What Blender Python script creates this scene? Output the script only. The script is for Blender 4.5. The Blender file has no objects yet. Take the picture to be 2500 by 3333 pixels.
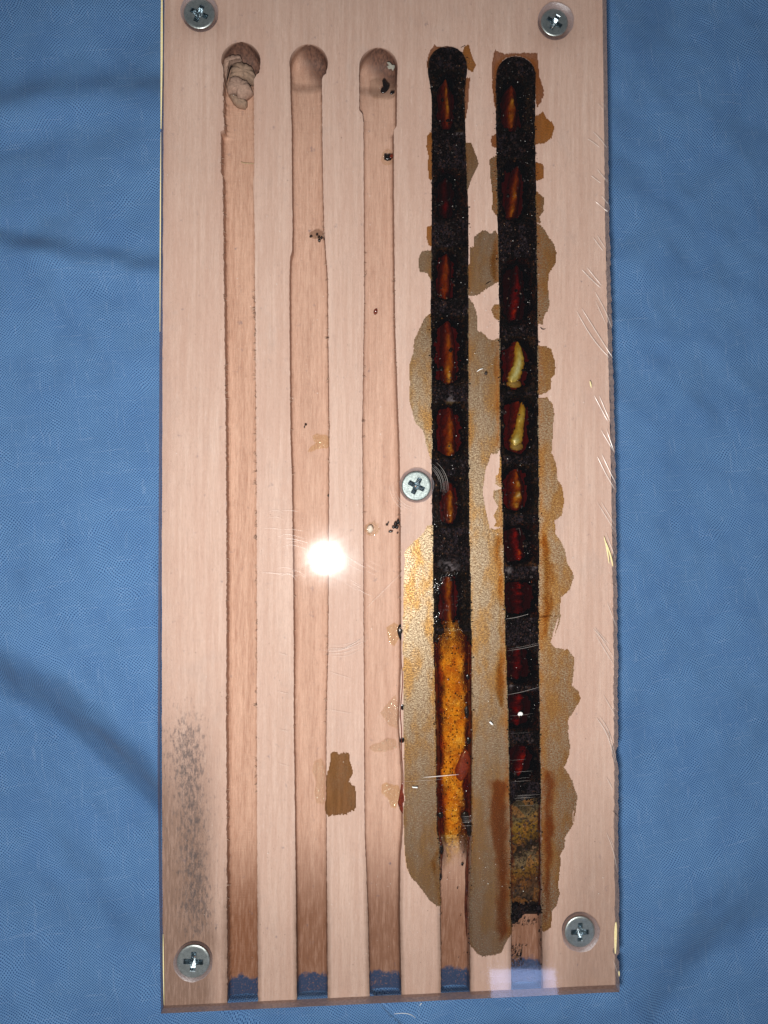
import bpy, bmesh, math, random
import numpy as np
from mathutils import Vector, Matrix, noise as mn

rnd = random.Random(7)
sc = bpy.context.scene
COL = sc.collection
MM = 0.001

# ------------------------------------------------------------------ camera
F_PX, CX, CY = 2407.0, 1250.0, 1666.5          # focal length and centre in photo pixels (2500 x 3333)
NADIR = (1105.0, 1718.0)                       # point of the photo straight below the lens
Z_TOP = 3.0 * MM                               # top of the clear cover; z = 0 is the top of the board
H_CAM = Z_TOP + 179.5 * MM
d = Vector(((NADIR[0] - CX) / F_PX, -(NADIR[1] - CY) / F_PX, -1.0)).normalized()
up = Vector((0.006, 1.0, 0.0))
up = (up - d * up.dot(d)).normalized()
right = d.cross(up).normalized()
R_CAM = Matrix((right, up, -d))                # camera space -> world space
cam_d = bpy.data.cameras.new("camera")
cam = bpy.data.objects.new("camera", cam_d)
COL.objects.link(cam)
cam.matrix_world = Matrix.Translation((0, 0, H_CAM)) @ R_CAM.to_4x4()
cam_d.sensor_fit = 'VERTICAL'
cam_d.sensor_height = 36.0
cam_d.lens = 36.0 * F_PX / 3333.0
cam_d.clip_start = 0.005
cam_d.clip_end = 20.0
sc.camera = cam
R_NP = np.array([[R_CAM[i][j] for j in range(3)] for i in range(3)])


def P(sx, sy, z=0.0):
    """photo pixel -> point of the plane at height z (metres)"""
    r = R_CAM @ Vector(((sx - CX) / F_PX, -(sy - CY) / F_PX, -1.0))
    t = (z - H_CAM) / r.z
    return Vector((r.x * t, r.y * t, z))


def PN(sx, sy, z):
    """the same for numpy arrays"""
    sx, sy = np.asarray(sx, float), np.asarray(sy, float)
    z = np.broadcast_to(np.asarray(z, float), sx.shape)
    v = np.stack([(sx - CX) / F_PX, -(sy - CY) / F_PX, -np.ones_like(sx)], -1)
    r = v @ R_NP.T
    t = (z - H_CAM) / r[..., 2]
    return np.stack([r[..., 0] * t, r[..., 1] * t, z], -1)


def inv(p):
    """world points -> photo pixels"""
    c = (np.asarray(p, float) - np.array([0, 0, H_CAM])) @ R_NP
    return CX + F_PX * c[..., 0] / -c[..., 2], CY - F_PX * c[..., 1] / -c[..., 2]


# ------------------------------------------------------------------ world, lamps, exposure
w = bpy.data.worlds.new("World")
sc.world = w
w.use_nodes = True
w.node_tree.nodes["Background"].inputs[0].default_value = (0.80, 0.88, 1.0, 1)
w.node_tree.nodes["Background"].inputs[1].default_value = 0.10

q = P(1062, 1816, Z_TOP)                       # where the flash mirrors in the cover
fl = bpy.data.lights.new("phone_flash", 'POINT')
fl.energy = 2.12
fl.color = (1.0, 0.965, 0.93)
fl.shadow_soft_size = 0.0050
flo = bpy.data.objects.new("phone_flash", fl)
COL.objects.link(flo)
flo.location = (2 * q.x, 2 * q.y, H_CAM)

q2 = P(1706, 3229, Z_TOP)                      # a bluish window pane mirrored near the lower right corner
e = Vector((q2.x, q2.y, Z_TOP - H_CAM)).normalized()
e = Vector((e.x, e.y, -e.z))
wl = bpy.data.lights.new("window_light", 'AREA')
wl.shape = 'RECTANGLE'
wl.size, wl.size_y = 0.126, 0.074
wl.color = (0.42, 0.56, 1.0)
wl.energy = 0.23
wlo = bpy.data.objects.new("window_light", wl)
COL.objects.link(wlo)
wlo.location = q2 + e * 1.5
ax = Vector((1.0, -0.03, 0.0))
ax = (ax - e * ax.dot(e)).normalized()
wlo.rotation_euler = Matrix((ax, e.cross(ax), e)).transposed().to_euler()

sc.view_settings.view_transform = 'Standard'
sc.view_settings.look = 'None'
sc.view_settings.exposure = 0.0
sc.view_settings.gamma = 1.0
sc.cycles.transparent_max_bounces = 32
sc.cycles.max_bounces = 8
sc.cycles.caustics_reflective = False
sc.cycles.caustics_refractive = False


# ------------------------------------------------------------------ helpers
class NT:
    """small node-tree writer"""
    def __init__(s, name):
        s.m = bpy.data.materials.new(name)
        s.m.use_nodes = True
        s.t = s.m.node_tree
        s.t.nodes.clear()
        s.out = s.t.nodes.new("ShaderNodeOutputMaterial")

    def put(s, sock, v):
        if v is None:
            return
        if isinstance(v, bpy.types.NodeSocket):
            s.t.links.new(v, sock)
        elif isinstance(v, (tuple, list)) and sock.type == 'RGBA' and len(v) == 3:
            sock.default_value = (*v, 1)
        else:
            sock.default_value = v

    def n(s, typ, o=0, p=None, **kw):
        nd = s.t.nodes.new("ShaderNode" + typ)
        for k, v in (p or {}).items():
            setattr(nd, k, v)
        for k, v in kw.items():
            k = k.replace('_', ' ')
            sock = nd.inputs[int(k[1:])] if k[0] == 'i' and k[1:].isdigit() else nd.inputs[k]
            s.put(sock, v)
        return nd.outputs[o] if not isinstance(o, str) else nd.outputs[o]

    def math(s, op, a, b=None, c=None, clamp=False):
        return s.n("Math", p={"operation": op, "use_clamp": clamp}, i0=a, i1=b, i2=c)

    def mix(s, f, a, b, mode='MIX'):
        nd = s.t.nodes.new("ShaderNodeMix")
        nd.data_type = 'RGBA'
        nd.blend_type = mode
        nd.clamp_factor = True
        for k, v in ((0, f), (6, a), (7, b)):
            s.put(nd.inputs[k], v)
        return nd.outputs[2]

    def step(s, v, a, b, lo=0.0, hi=1.0):
        return s.n("MapRange", p={"interpolation_type": 'SMOOTHSTEP'}, i0=v, i1=a, i2=b, i3=lo, i4=hi)

    def coord(s, sx=1.0, sy=1.0, sz=1.0, rot=0.0):
        """object coordinates in mm, scaled"""
        c = s.n("TexCoord", o="Object")
        return s.n("Mapping", p={"vector_type": 'POINT'}, Vector=c, Scale=(1000 * sx, 1000 * sy, 1000 * sz), Rotation=(0, 0, rot))

    def noise(s, vec, scale=1.0, detail=3.0, rough=0.55, dist=0.0):
        return s.n("TexNoise", Vector=vec, Scale=scale, Detail=detail, Roughness=rough, Distortion=dist)

    def vor(s, vec, scale=1.0, o="Distance", feature='F1', rand=1.0):
        return s.n("TexVoronoi", o=o, p={"feature": feature}, Vector=vec, Scale=scale, Randomness=rand)

    def attr(s, name):
        return s.n("Attribute", o="Fac", p={"attribute_name": name})

    def bump(s, h, strength=0.5, dist=0.0002, normal=None):
        return s.n("Bump", Height=h, Strength=strength, Distance=dist, Normal=normal)

    def bsdf(s, **kw):
        k2 = {k.replace('_', ' '): v for k, v in kw.items()}
        nd = s.t.nodes.new("ShaderNodeBsdfPrincipled")
        for k, v in k2.items():
            s.put(nd.inputs[k], v)
        return nd.outputs[0]

    def mixs(s, f, a, b):
        return s.n("MixShader", i0=f, i1=a, i2=b)

    def end(s, surf=None, vol=None):
        if surf is not None:
            s.t.links.new(surf, s.out.inputs["Surface"])
        if vol is not None:
            s.t.links.new(vol, s.out.inputs["Volume"])
        return s.m


def schlick(t, f0=0.04):
    fac = t.n("LayerWeight", o="Facing", Blend=0.5)
    p5 = t.math('POWER', fac, 5.0)
    return t.math('MULTIPLY_ADD', p5, 1.0 - f0, f0)


def mesh_obj(name, verts, faces, mat, parent=None, smooth=False, attrs=None, mats=None, fmat=None):
    me = bpy.data.meshes.new(name)
    me.from_pydata([tuple(v) for v in verts], [], [tuple(int(i) for i in f) for f in faces])
    for m in (mats or [mat]):
        me.materials.append(m)
    if fmat is not None:
        me.polygons.foreach_set("material_index", np.asarray(fmat, dtype=np.int32))
    if smooth:
        me.polygons.foreach_set("use_smooth", np.ones(len(me.polygons), dtype=bool))
    for k, v in (attrs or {}).items():
        a = me.attributes.new(k, 'FLOAT', 'POINT')
        a.data.foreach_set("value", np.asarray(v, dtype=np.float32).ravel())
    me.update()
    o = bpy.data.objects.new(name, me)
    COL.objects.link(o)
    if parent is not None:
        o.parent = parent
        o.matrix_parent_inverse = Matrix.Identity(4)
    return o


def bm_obj(name, bm, mat, parent=None, smooth=False, mats=None):
    me = bpy.data.meshes.new(name)
    bmesh.ops.recalc_face_normals(bm, faces=bm.faces)
    bm.to_mesh(me)
    bm.free()
    for m in (mats or [mat]):
        me.materials.append(m)
    if smooth:
        me.polygons.foreach_set("use_smooth", np.ones(len(me.polygons), dtype=bool))
    o = bpy.data.objects.new(name, me)
    COL.objects.link(o)
    if parent is not None:
        o.parent = parent
    return o


def empty(name, label=None, cat=None, group=None, loc=(0, 0, 0)):
    o = bpy.data.objects.new(name, None)
    o.empty_display_size = 0.01
    COL.objects.link(o)
    o.location = loc
    return tag(o, label, cat, group)


def tag(o, label=None, cat=None, group=None, kind=None):
    for k, v in (("label", label), ("category", cat), ("group", group), ("kind", kind)):
        if v:
            o[k] = v
    return o


def sstep(a, b, x):
    t = np.clip((np.asarray(x, float) - a) / (b - a), 0, 1)
    return t * t * (3 - 2 * t)


def hash2(ix, iy, seed):
    v = np.sin(ix * 127.1 + iy * 311.7 + seed * 74.7) * 43758.5453
    return v - np.floor(v)


def vnoise(x, y, seed=0):
    x, y = np.asarray(x, float), np.asarray(y, float)
    ix, iy = np.floor(x), np.floor(y)
    fx, fy = x - ix, y - iy
    fx, fy = fx * fx * (3 - 2 * fx), fy * fy * (3 - 2 * fy)
    a, b = hash2(ix, iy, seed), hash2(ix + 1, iy, seed)
    c, e_ = hash2(ix, iy + 1, seed), hash2(ix + 1, iy + 1, seed)
    return (a + (b - a) * fx) * (1 - fy) + (c + (e_ - c) * fx) * fy


def fbm(x, y, seed=0, octv=4):
    s, a, t = 0.0, 0.5, 0.0
    for o in range(octv):
        s = s + a * vnoise(x * 2 ** o, y * 2 ** o, seed + o * 13)
        t += a
        a *= 0.5
    return s / t


# zoomed regions of the photo the outlines below were read from: (x0, y0, pixels per unit)
REG = dict(A=(500, 0, .5124), B=(500, 600, .5124), C=(500, 1350, .5124), D=(500, 2000, .5124), E=(500, 2600, .5124),
           F=(1300, 0, .4521), G=(1250, 700, .4822), H=(1250, 1400, .4822), I=(1250, 2000, .4822), J=(1300, 2600, .4822))


def Z(r, pts):
    x0, y0, k = REG[r]
    return [(x0 + k * x, y0 + k * y) for x, y in pts]


# ------------------------------------------------------------------ materials
def m_cloth():
    t = NT("blue_woven_cotton")
    uv = t.n("TexCoord", o="UV")
    wob = t.n("TexNoise", o="Color", Vector=uv, Scale=0.045, Detail=2.0)
    wv = t.n("VectorMath", p={"operation": 'SCALE'}, i0=t.n("VectorMath", p={"operation": 'SUBTRACT'}, i0=wob, i1=(.5, .5, .5)), Scale=7.0)
    wob2 = t.n("TexNoise", o="Color", Vector=uv, Scale=0.5, Detail=1.0)
    wv2 = t.n("VectorMath", p={"operation": 'SCALE'}, i0=t.n("VectorMath", p={"operation": 'SUBTRACT'}, i0=wob2, i1=(.5, .5, .5)), Scale=0.15)
    v = t.n("VectorMath", p={"operation": 'ADD'}, i0=uv, i1=wv)
    v = t.n("VectorMath", p={"operation": 'ADD'}, i0=v, i1=wv2)
    sx = t.n("SeparateXYZ", o=0, Vector=v)
    sy = t.n("SeparateXYZ", o=1, Vector=v)
    su = t.math('SINE', t.math('MULTIPLY', sx, math.pi))
    sv = t.math('SINE', t.math('MULTIPLY', sy, math.pi))
    par = t.math('MULTIPLY', su, sv)                 # +1 where the warp lies over, -1 where the weft does
    h = t.math('ABSOLUTE', par)
    gap = t.step(t.math('MULTIPLY_ADD', t.noise(uv, 1.1, 1.0), .7, t.math('SUBTRACT', par, .35)), .02, .58)
    fuzz = t.noise(uv, 1.6, 2.0)
    big = t.noise(uv, 0.035, 3.0)
    c = t.mix(fuzz, (.090, .206, .405), (.152, .302, .535))
    c = t.mix(t.step(big, .35, .7, 0, .35), c, (.080, .185, .40))
    th = t.math('MAXIMUM', t.step(t.noise(t.n("Mapping", Vector=v, Scale=(.9, .018, 1)), 1.0, 2.0), .58, .74), t.step(t.noise(t.n("Mapping", Vector=v, Scale=(.018, .9, 1)), 1.0, 2.0), .58, .74))
    c = t.mix(t.math('MULTIPLY', th, .30), c, (.30, .44, .66))
    c = t.mix(t.math('MULTIPLY', gap, .93), c, (.022, .064, .18))
    c = t.mix(t.step(t.noise(uv, 0.9, 1.0), .72, .80, 0, .5), c, (.32, .50, .80))
    nrm = t.bump(t.math('SUBTRACT', h, gap), 0.40, 0.00014)
    return t.end(t.bsdf(Base_Color=c, Roughness=0.88, Specular_IOR_Level=0.12, Normal=nrm, Sheen_Weight=0.06, Sheen_Roughness=0.4))


def m_wood():
    t = NT("pale_beech_wood")
    g1 = t.noise(t.coord(0.9, 0.030), 1.0, 4.0, .6)
    g2 = t.noise(t.coord(5.0, 0.28), 1.0, 3.0, .6)
    g3 = t.noise(t.coord(1.2, 0.7), 1.0, 4.0, .65)
    fine = t.noise(t.coord(9.0, 2.2), 1.0, 2.0)
    land = t.mix(t.step(g1, .3, .7), (.580, .390, .305), (.680, .490, .398))
    land = t.mix(t.step(g2, .35, .75, 0, .30), land, (.47, .30, .23))
    land = t.mix(t.step(g3, .50, .72, 0, .22), land, (.47, .38, .33))
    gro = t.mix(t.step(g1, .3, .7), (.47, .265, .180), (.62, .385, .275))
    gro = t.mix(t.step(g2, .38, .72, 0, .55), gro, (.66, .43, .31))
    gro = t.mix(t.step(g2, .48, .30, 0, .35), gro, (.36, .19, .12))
    band = t.noise(t.coord(.11, .016), 1.0, 4.0, .6)
    land = t.mix(t.step(band, .38, .66, 0, .55), land, (.55, .35, .27))
    dirt = t.noise(t.coord(.10, .07), 1.0, 5.0, .7, .6)
    land = t.mix(t.step(dirt, .52, .74, 0, .28), land, (.46, .36, .315))
    fl_ = t.noise(t.coord(1.7, .24), 1.0, 5.0, .78)
    land = t.mix(t.step(fl_, .50, .66, 0, .24), land, (.40, .255, .20))
    land = t.mix(t.step(fl_, .46, .32, 0, .28), land, (.78, .61, .52))
    gro = t.mix(t.step(fl_, .50, .66, 0, .34), gro, (.32, .155, .095))
    gro = t.mix(t.step(fl_, .46, .32, 0, .38), gro, (.76, .50, .36))
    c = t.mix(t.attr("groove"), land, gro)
    pore = t.noise(t.coord(6.0, 0.9), 1.0, 2.0, .5)
    c = t.mix(t.step(pore, .60, .70, 0, .30), c, (.36, .235, .18))
    c = t.mix(t.step(fine, .62, .72, 0, .22), c, (.33, .21, .16))
    c = t.mix(t.step(fine, .36, .28, 0, .22), c, (.86, .70, .58))
    # pale freshly cut rim
    c = t.mix(t.math('MULTIPLY', t.attr("pale"), .75), c, (.80, .50, .34))
    # grime, plus the dimness of the groove walls painted as colour
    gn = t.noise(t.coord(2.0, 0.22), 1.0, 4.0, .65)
    soil_shade = t.math('MULTIPLY', t.attr("soil_shade"), t.step(gn, .22, .62, .62, 1.0))
    c = t.mix(soil_shade, c, t.mix(t.attr("groove"), (.235, .145, .105), (.215, .088, .042)))
    # black mould specks running with the grain
    ms = t.noise(t.coord(1.5, 0.50), 1.0, 4.0, .65)
    mould = t.step(t.math('ADD', t.math('MULTIPLY_ADD', g3, .35, ms), t.math('MULTIPLY', t.attr("mould"), .30)), .84, 1.10, 0, .66)
    c = t.mix(mould, c, (.065, .060, .065))
    ms2 = t.noise(t.coord(6.5, 2.2), 1.0, 2.0, .5)
    specks = t.step(t.math('ADD', ms2, t.math('MULTIPLY', t.attr("mould"), .26)), .80, .90, 0, .65)
    c = t.mix(specks, c, (.05, .045, .045))
    # scorched drill burns
    bn = t.noise(t.coord(2.2, 1.2), 1.0, 4.0)
    burn = t.step(t.math('ADD', t.attr("scorch"), t.math('MULTIPLY_ADD', bn, .5, -.25)), -.05, .95)
    c = t.mix(t.math('MULTIPLY', burn, .93), c, t.mix(t.step(bn, .3, .7), (.045, .019, .014), (.17, .080, .052)))
    # blue paint that ran into the groove mouths
    pn = t.noise(t.coord(0.5, 0.42), 1.0, 4.0, .6)
    pt = t.step(t.math('ADD', t.attr("paint"), t.math('MULTIPLY_ADD', pn, 2.0, -1.0)), .25, .80)
    pn2 = t.noise(t.coord(2.5, 2.5), 1.0, 3.0)
    c = t.mix(t.math('MULTIPLY', pt, t.step(pn2, .72, .55, .25, .96)), c, t.mix(pn2, (.013, .030, .075), (.032, .066, .14)))
    tool = t.math('MULTIPLY', t.noise(t.coord(.25, 3.2), 1.0, 2.0), t.math('MULTIPLY', t.attr("groove"), .9))
    hb = t.math('ADD', tool, t.math('ADD', t.math('MULTIPLY', g2, .6), t.math('MULTIPLY', fine, .4)))
    return t.end(t.bsdf(Base_Color=c, Roughness=0.62, Specular_IOR_Level=0.22, Normal=t.bump(hb, 0.55, 0.00012)))


def clear_surface(t, tint=(.985, .985, .985), haze=0.07):
    spec = t.n("BsdfGlossy", Color=(1, 1, 1), Roughness=0.03)
    soft = t.n("BsdfGlossy", Color=(1, 1, 1), Roughness=0.135)
    refl = t.mixs(haze, spec, soft)
    tr = t.n("BsdfTransparent", Color=tint)
    return t.mixs(schlick(t, .039), tr, refl)


def m_cover():
    t = NT("clear_acrylic")
    sm = t.noise(t.coord(.07, .10), 1.0, 5.0, .65, 1.2)
    return t.end(clear_surface(t, haze=t.step(sm, .35, .75, .03, .10)))


def m_under():
    t = NT("clear_acrylic_underside")
    tr = t.n("BsdfTransparent", Color=(.985, .985, .985))
    return t.end(t.mixs(schlick(t, .010), tr, t.n("BsdfGlossy", Color=(1, 1, 1), Roughness=.05)))


def m_frosted(name, col, dens, tint):
    t = NT(name)
    n1 = t.noise(t.coord(1.5, 1.5, 1.5), 1.0, 4.0, .65)
    dif = t.n("BsdfDiffuse", Color=t.mix(n1, tuple(x * .65 for x in col), col))
    tl = t.n("BsdfTranslucent", Color=col)
    gl = t.n("BsdfGlossy", Color=(.9, .9, .92), Roughness=.32, Normal=t.bump(t.noise(t.coord(4, 4, 4), 1.0, 3.0), .6, .0002))
    body = t.mixs(.22, t.mixs(.5, dif, tl), gl)
    f = t.step(n1, .25, .75, dens * .7, min(1, dens * 1.3))
    return t.end(t.mixs(f, t.n("BsdfTransparent", Color=tint), body))


def m_film(name, tint_a, tint_b, gold=.185, body=.02, col=(.35, .22, .11), warm_c=(.80, .63, .42)):
    t = NT(name)
    n1 = t.noise(t.coord(.75, .09), 1.0, 5.0, .68)
    n0 = t.noise(t.coord(.22, .10), 1.0, 4.0, .65)
    grain = t.noise(t.coord(3.9, 3.1), 1.0, 3.0, .8)
    grain2 = t.noise(t.coord(1.5, 4.5), 1.0, 2.0, .6)
    tint = t.mix(t.step(n1, .3, .7), tint_a, tint_b)
    wf = t.step(t.math('ADD', t.attr("warm"), t.math('MULTIPLY_ADD', n0, 1.3, -.75)), .10, .85)
    tint = t.mix(t.math('MULTIPLY', wf, .85), tint, warm_c)
    tint = t.mix(t.step(grain, .38, .66, 0, .16), tint, tuple(x * .93 for x in tint_a))
    tint = t.mix(t.step(t.attr("core"), .22, 0.0, 0, .40), tint, tuple(x * .92 for x in tint_b))
    tr = t.n("BsdfTransparent", Color=tint)
    gsum = t.math('ADD', grain, t.math('MULTIPLY', grain2, .6))
    gl = t.n("BsdfGlossy", Color=t.mix(t.step(n0, .40, .62), (1.0, .84, .58), (1.0, .60, .20)), Roughness=.45)
    df = t.n("BsdfDiffuse", Color=col)
    s = t.mixs(t.step(gsum, .66, 1.04, gold * .10, min(.9, gold * 1.9)), tr, gl)
    return t.end(t.mixs(t.step(n1, .3, .7, body * .5, body * 1.5), s, df))


def m_glaze(name, col):
    """deeper tint that fades out towards its rim"""
    t = NT(name)
    n0 = t.noise(t.coord(.40, .16), 1.0, 4.0, .65)
    f = t.step(t.math('ADD', t.attr("core"), t.math('MULTIPLY_ADD', n0, 1.2, -.60)), .05, .75)
    return t.end(t.n("BsdfTransparent", Color=t.mix(f, (1, 1, 1), col)))


def m_debris():
    t = NT("dark_nest_debris")
    v = t.vor(t.coord(3.0, 2.6, 2.0), 1.0, o="Color")
    vs = t.n("SeparateColor", o=0, Color=v)
    vg = t.n("SeparateColor", o=1, Color=v)
    n1 = t.noise(t.coord(.55, .28), 1.0, 4.0, .65)
    n2 = t.noise(t.coord(6, 5, 5), 1.0, 3.0, .7)
    c = t.mix(t.step(vs, .15, .9), (.0006, .0004, .0004), (.0045, .002, .0015))
    c = t.mix(t.math('MULTIPLY', t.step(vg, .45, .55), t.step(n1, .46, .58, .02, 1)), c, (.015, .010, .0125))
    c = t.mix(t.math('MULTIPLY', t.step(vs, .86, .90), t.step(n1, .38, .58, .2, 1)), c, (.030, .013, .009))
    c = t.mix(t.math('MULTIPLY', t.step(n2, .62, .74, 0, .6), t.step(n1, .40, .60)), c, (.030, .024, .027))
    c = t.mix(t.step(t.attr("dust"), .2, .9, 0, .85), c, t.mix(n2, (.035, .028, .035), (.26, .22, .22)))
    hgt = t.math('ADD', t.vor(t.coord(3.0, 2.6, 2.0), 1.0), t.math('MULTIPLY', n2, .7))
    return t.end(t.bsdf(Base_Color=c, Roughness=t.step(n2, .3, .7, .14, .5), Specular_IOR_Level=t.step(n2, .64, .80, .015, .8), Normal=t.bump(hgt, .5, .0003)))


def m_granule(name, c0, c1, rough=.4, spec=.05):
    t = NT(name)
    n = t.noise(t.coord(.9, .9, .9), 1.0, 2.0, .6)
    n2 = t.noise(t.coord(5, 5, 5), 1.0, 3.0)
    return t.end(t.bsdf(Base_Color=t.mix(t.step(n, .35, .65), c0, c1), Roughness=rough, Specular_IOR_Level=spec, Normal=t.bump(n2, .5, .0001)))


def m_honey(name, sig, gloss=True):
    """amber food: clear skin, absorbing inside; sig = absorption per mm"""
    t = NT(name)
    mx = max(sig)
    vol = t.n("VolumeAbsorption", Color=tuple(1 - s / mx for s in sig), Density=mx * 1000)
    if gloss:
        nb = t.bump(t.noise(t.coord(2.2, 1.7, 2), 1.0, 3.0, .6), .22, .0003)
        gl = t.n("BsdfGlossy", Color=(1, 1, 1), Roughness=.08, Normal=nb)
        surf = t.mixs(t.math('MULTIPLY', schlick(t, .03), .45), t.n("BsdfTransparent", Color=(1, 1, 1)), gl)
    else:
        surf = t.n("BsdfTransparent", Color=(1, 1, 1))
    return t.end(surf, vol)


def m_food(name, c0, c1, rough=.35, bump=.4):
    t = NT(name)
    n = t.noise(t.coord(1.6, 1.1, 1.6), 1.0, 4.0, .65)
    n2 = t.noise(t.coord(5, 5, 5), 1.0, 2.0)
    return t.end(t.bsdf(Base_Color=t.mix(t.step(n, .3, .7), c0, c1), Roughness=rough, Specular_IOR_Level=.5,
                        Normal=t.bump(t.math('ADD', n, t.math('MULTIPLY', n2, .4)), bump, .0003)))


def m_foam():
    t = NT("amber_foam")
    n = t.noise(t.coord(.55, .30), 1.0, 4.0, .65)
    v = t.vor(t.coord(1.9, 1.6, 1.9), 1.0)
    vc = t.n("SeparateColor", o=0, Color=t.vor(t.coord(1.9, 1.6, 1.9), 1.0, o="Color"))
    v2 = t.vor(t.coord(4.2, 3.8, 4.2), 1.0)
    v2c = t.n("SeparateColor", o=1, Color=t.vor(t.coord(4.2, 3.8, 4.2), 1.0, o="Color"))
    c = t.mix(t.step(n, .3, .7), (.40, .150, .018), (.74, .385, .05))
    c = t.mix(t.step(t.noise(t.coord(2.6, 2.2, 2), 1.0, 3.0, .7), .5, .72, 0, .55), c, (.80, .50, .16))
    pit = t.math('MULTIPLY', t.step(v, .42, .28), t.step(vc, .76, .80))
    pit2 = t.math('MULTIPLY', t.step(v2, .32, .22), t.step(v2c, .74, .80))
    pits = t.math('MAXIMUM', pit, pit2)
    c = t.mix(t.math('MULTIPLY', pits, .88), c, (.030, .007, .003))
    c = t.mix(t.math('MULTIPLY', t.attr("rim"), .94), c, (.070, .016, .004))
    hgt = t.math('SUBTRACT', t.math('ADD', v, t.math('MULTIPLY', v2, .6)), pits)
    b = t.bsdf(Base_Color=c, Roughness=.16, Specular_IOR_Level=.6, Normal=t.bump(hgt, .8, .0004))
    return t.end(t.mixs(t.attr("thin"), b, t.n("BsdfTransparent", Color=(1, 1, 1))))


def m_pollen():
    t = NT("pollen_mix")
    w_ = t.noise(t.coord(1, 1, 1), 1.0, 2.0)
    v = t.vor(t.coord(.62, .45, .6), 1.0, o="Color")
    vs = t.n("SeparateColor", o=0, Color=v)
    n2 = t.noise(t.coord(2.0, 1.7, 1), 1.0, 4.0, .7)
    n3 = t.noise(t.coord(.7, .6, .6), 1.0, 4.0, .7, .8)
    zf = t.math('ADD', t.attr("zone"), t.math('MULTIPLY_ADD', n3, .34, -.17), clamp=True)
    rp = t.t.nodes.new("ShaderNodeValToRGB")
    t.put(rp.inputs[0], zf)
    stops = [(0, (.08, .055, .025)), (.13, (.17, .12, .055)), (.21, (.29, .15, .018)), (.32, (.20, .095, .012)), (.39, (.018, .010, .007)), (.47, (.05, .03, .014)),
             (.55, (.25, .17, .085)), (.63, (.24, .115, .018)), (.74, (.13, .045, .012)), (.85, (.11, .06, .03)), (.95, (.018, .010, .007))]
    stops = [(p_, tuple(.62 * x for x in c_)) for p_, c_ in stops]
    while len(rp.color_ramp.elements) < len(stops):
        rp.color_ramp.elements.new(.5)
    for el, (p_, c_) in zip(rp.color_ramp.elements, stops):
        el.position = p_
        el.color = (*c_, 1)
    c = t.mix(t.step(vs, .60, .75, 0, .45), rp.outputs[0], (.26, .10, .020))
    c = t.mix(t.step(n2, .47, .62, 0, .85), c, (.014, .009, .006))
    c = t.mix(t.step(n2, .36, .24, 0, .6), c, (.26, .24, .17))
    c = t.mix(t.attr("rim"), c, (.045, .008, .003))
    return t.end(t.bsdf(Base_Color=c, Roughness=.22, Specular_IOR_Level=t.step(n2, .30, .16, .03, .8), Normal=t.bump(n2, .8, .0005)))


def m_plain(name, col, rough=.5, spec=.4, metal=0.0, col2=None, sc_=2.0, bump=.3):
    t = NT(name)
    n = t.noise(t.coord(sc_, sc_, sc_), 1.0, 3.0, .6)
    c = t.mix(t.step(n, .3, .7), col, col2 or tuple(x * .7 for x in col))
    return t.end(t.bsdf(Base_Color=c, Roughness=rough, Specular_IOR_Level=spec, Metallic=metal, Normal=t.bump(n, bump, .0002)))


def m_zinc(name, c0, c1, r0, r1):
    t = NT(name)
    n = t.noise(t.coord(1.3, 1.3, 1.3), 1.0, 4.0, .65)
    n2 = t.noise(t.coord(5.5, 5.5, 5.5), 1.0, 3.0, .7)
    c = t.mix(t.step(n, .3, .7), c0, c1)
    c = t.mix(t.step(n2, .55, .66, 0, .75), c, (.06, .07, .07))
    return t.end(t.bsdf(Base_Color=c, Metallic=1.0, Roughness=t.step(n2, .3, .7, r0, r1), Normal=t.bump(t.math('ADD', n, n2), .25, .00015)))


def m_glassy(name, tint=(1.0, .985, .955), rough=.06):
    t = NT(name)
    nb = t.bump(t.vor(t.coord(2.2, 2.2, 2.2), 1.0), .9, .0004)
    gl = t.n("BsdfGlossy", Color=(1, .97, .9), Roughness=rough, Normal=nb)
    tr = t.n("BsdfTransparent", Color=tint)
    df = t.n("BsdfDiffuse", Color=(.95, .72, .50))
    return t.end(t.mixs(t.step(t.vor(t.coord(2.2, 2.2, 2.2), 1.0), .30, .05, .02, .22), t.mixs(.05, tr, gl), df))


M_CLOTH = m_cloth()
M_WOOD = m_wood()
M_COVER = m_cover()
M_UNDER = m_under()
M_CONE = m_frosted("frosted_countersink", (.62, .55, .58), .45, (.93, .92, .95))
M_EDGE_R = m_frosted("saw_cut_edge", (.62, .50, .45), .72, (.9, .85, .85))
M_EDGE_L = m_frosted("polished_edge", (.16, .17, .25), .55, (.52, .56, .66))
M_EDGE_B = m_frosted("dirt_and_wood_reflection_edge", (.42, .25, .185), .90, (.7, .55, .5))  # brown stands for the board reflected in this edge, plus dirt
M_FILM_TAUPE = m_film("taupe_stain", (.745, .702, .648), (.695, .642, .575))
M_FILM_BROWN = m_film("brown_stain", (.785, .69, .565), (.73, .615, .47), gold=.29, body=.03)
M_FILM_ORANGE = m_film("amber_stain", (.87, .74, .54), (.83, .68, .46), gold=.11, body=.09, col=(.38, .17, .04))
M_FILM_RUST = m_film("rust_stain", (.84, .745, .685), (.80, .685, .60), gold=.06, body=.06, col=(.30, .13, .06))
M_GLAZE_O = m_glaze("amber_glaze", (.90, .78, .58))
M_GLAZE_R = m_glaze("rust_glaze", (.88, .74, .63))
M_FILM_DARK = m_film("dark_brown_stain", (.77, .68, .56), (.70, .60, .47), gold=.035, body=.05, warm_c=(.72, .6, .45))
M_FILM_WET = m_film("wet_sheen", (.975, .97, .965), (.95, .945, .935), gold=.015, body=.0, warm_c=(.96, .955, .945))
M_DAMP = m_film("damp_wood", (.90, .885, .87), (.87, .85, .83), gold=.01, body=.0, warm_c=(.9, .88, .86))
M_DEBRIS = m_debris()
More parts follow.
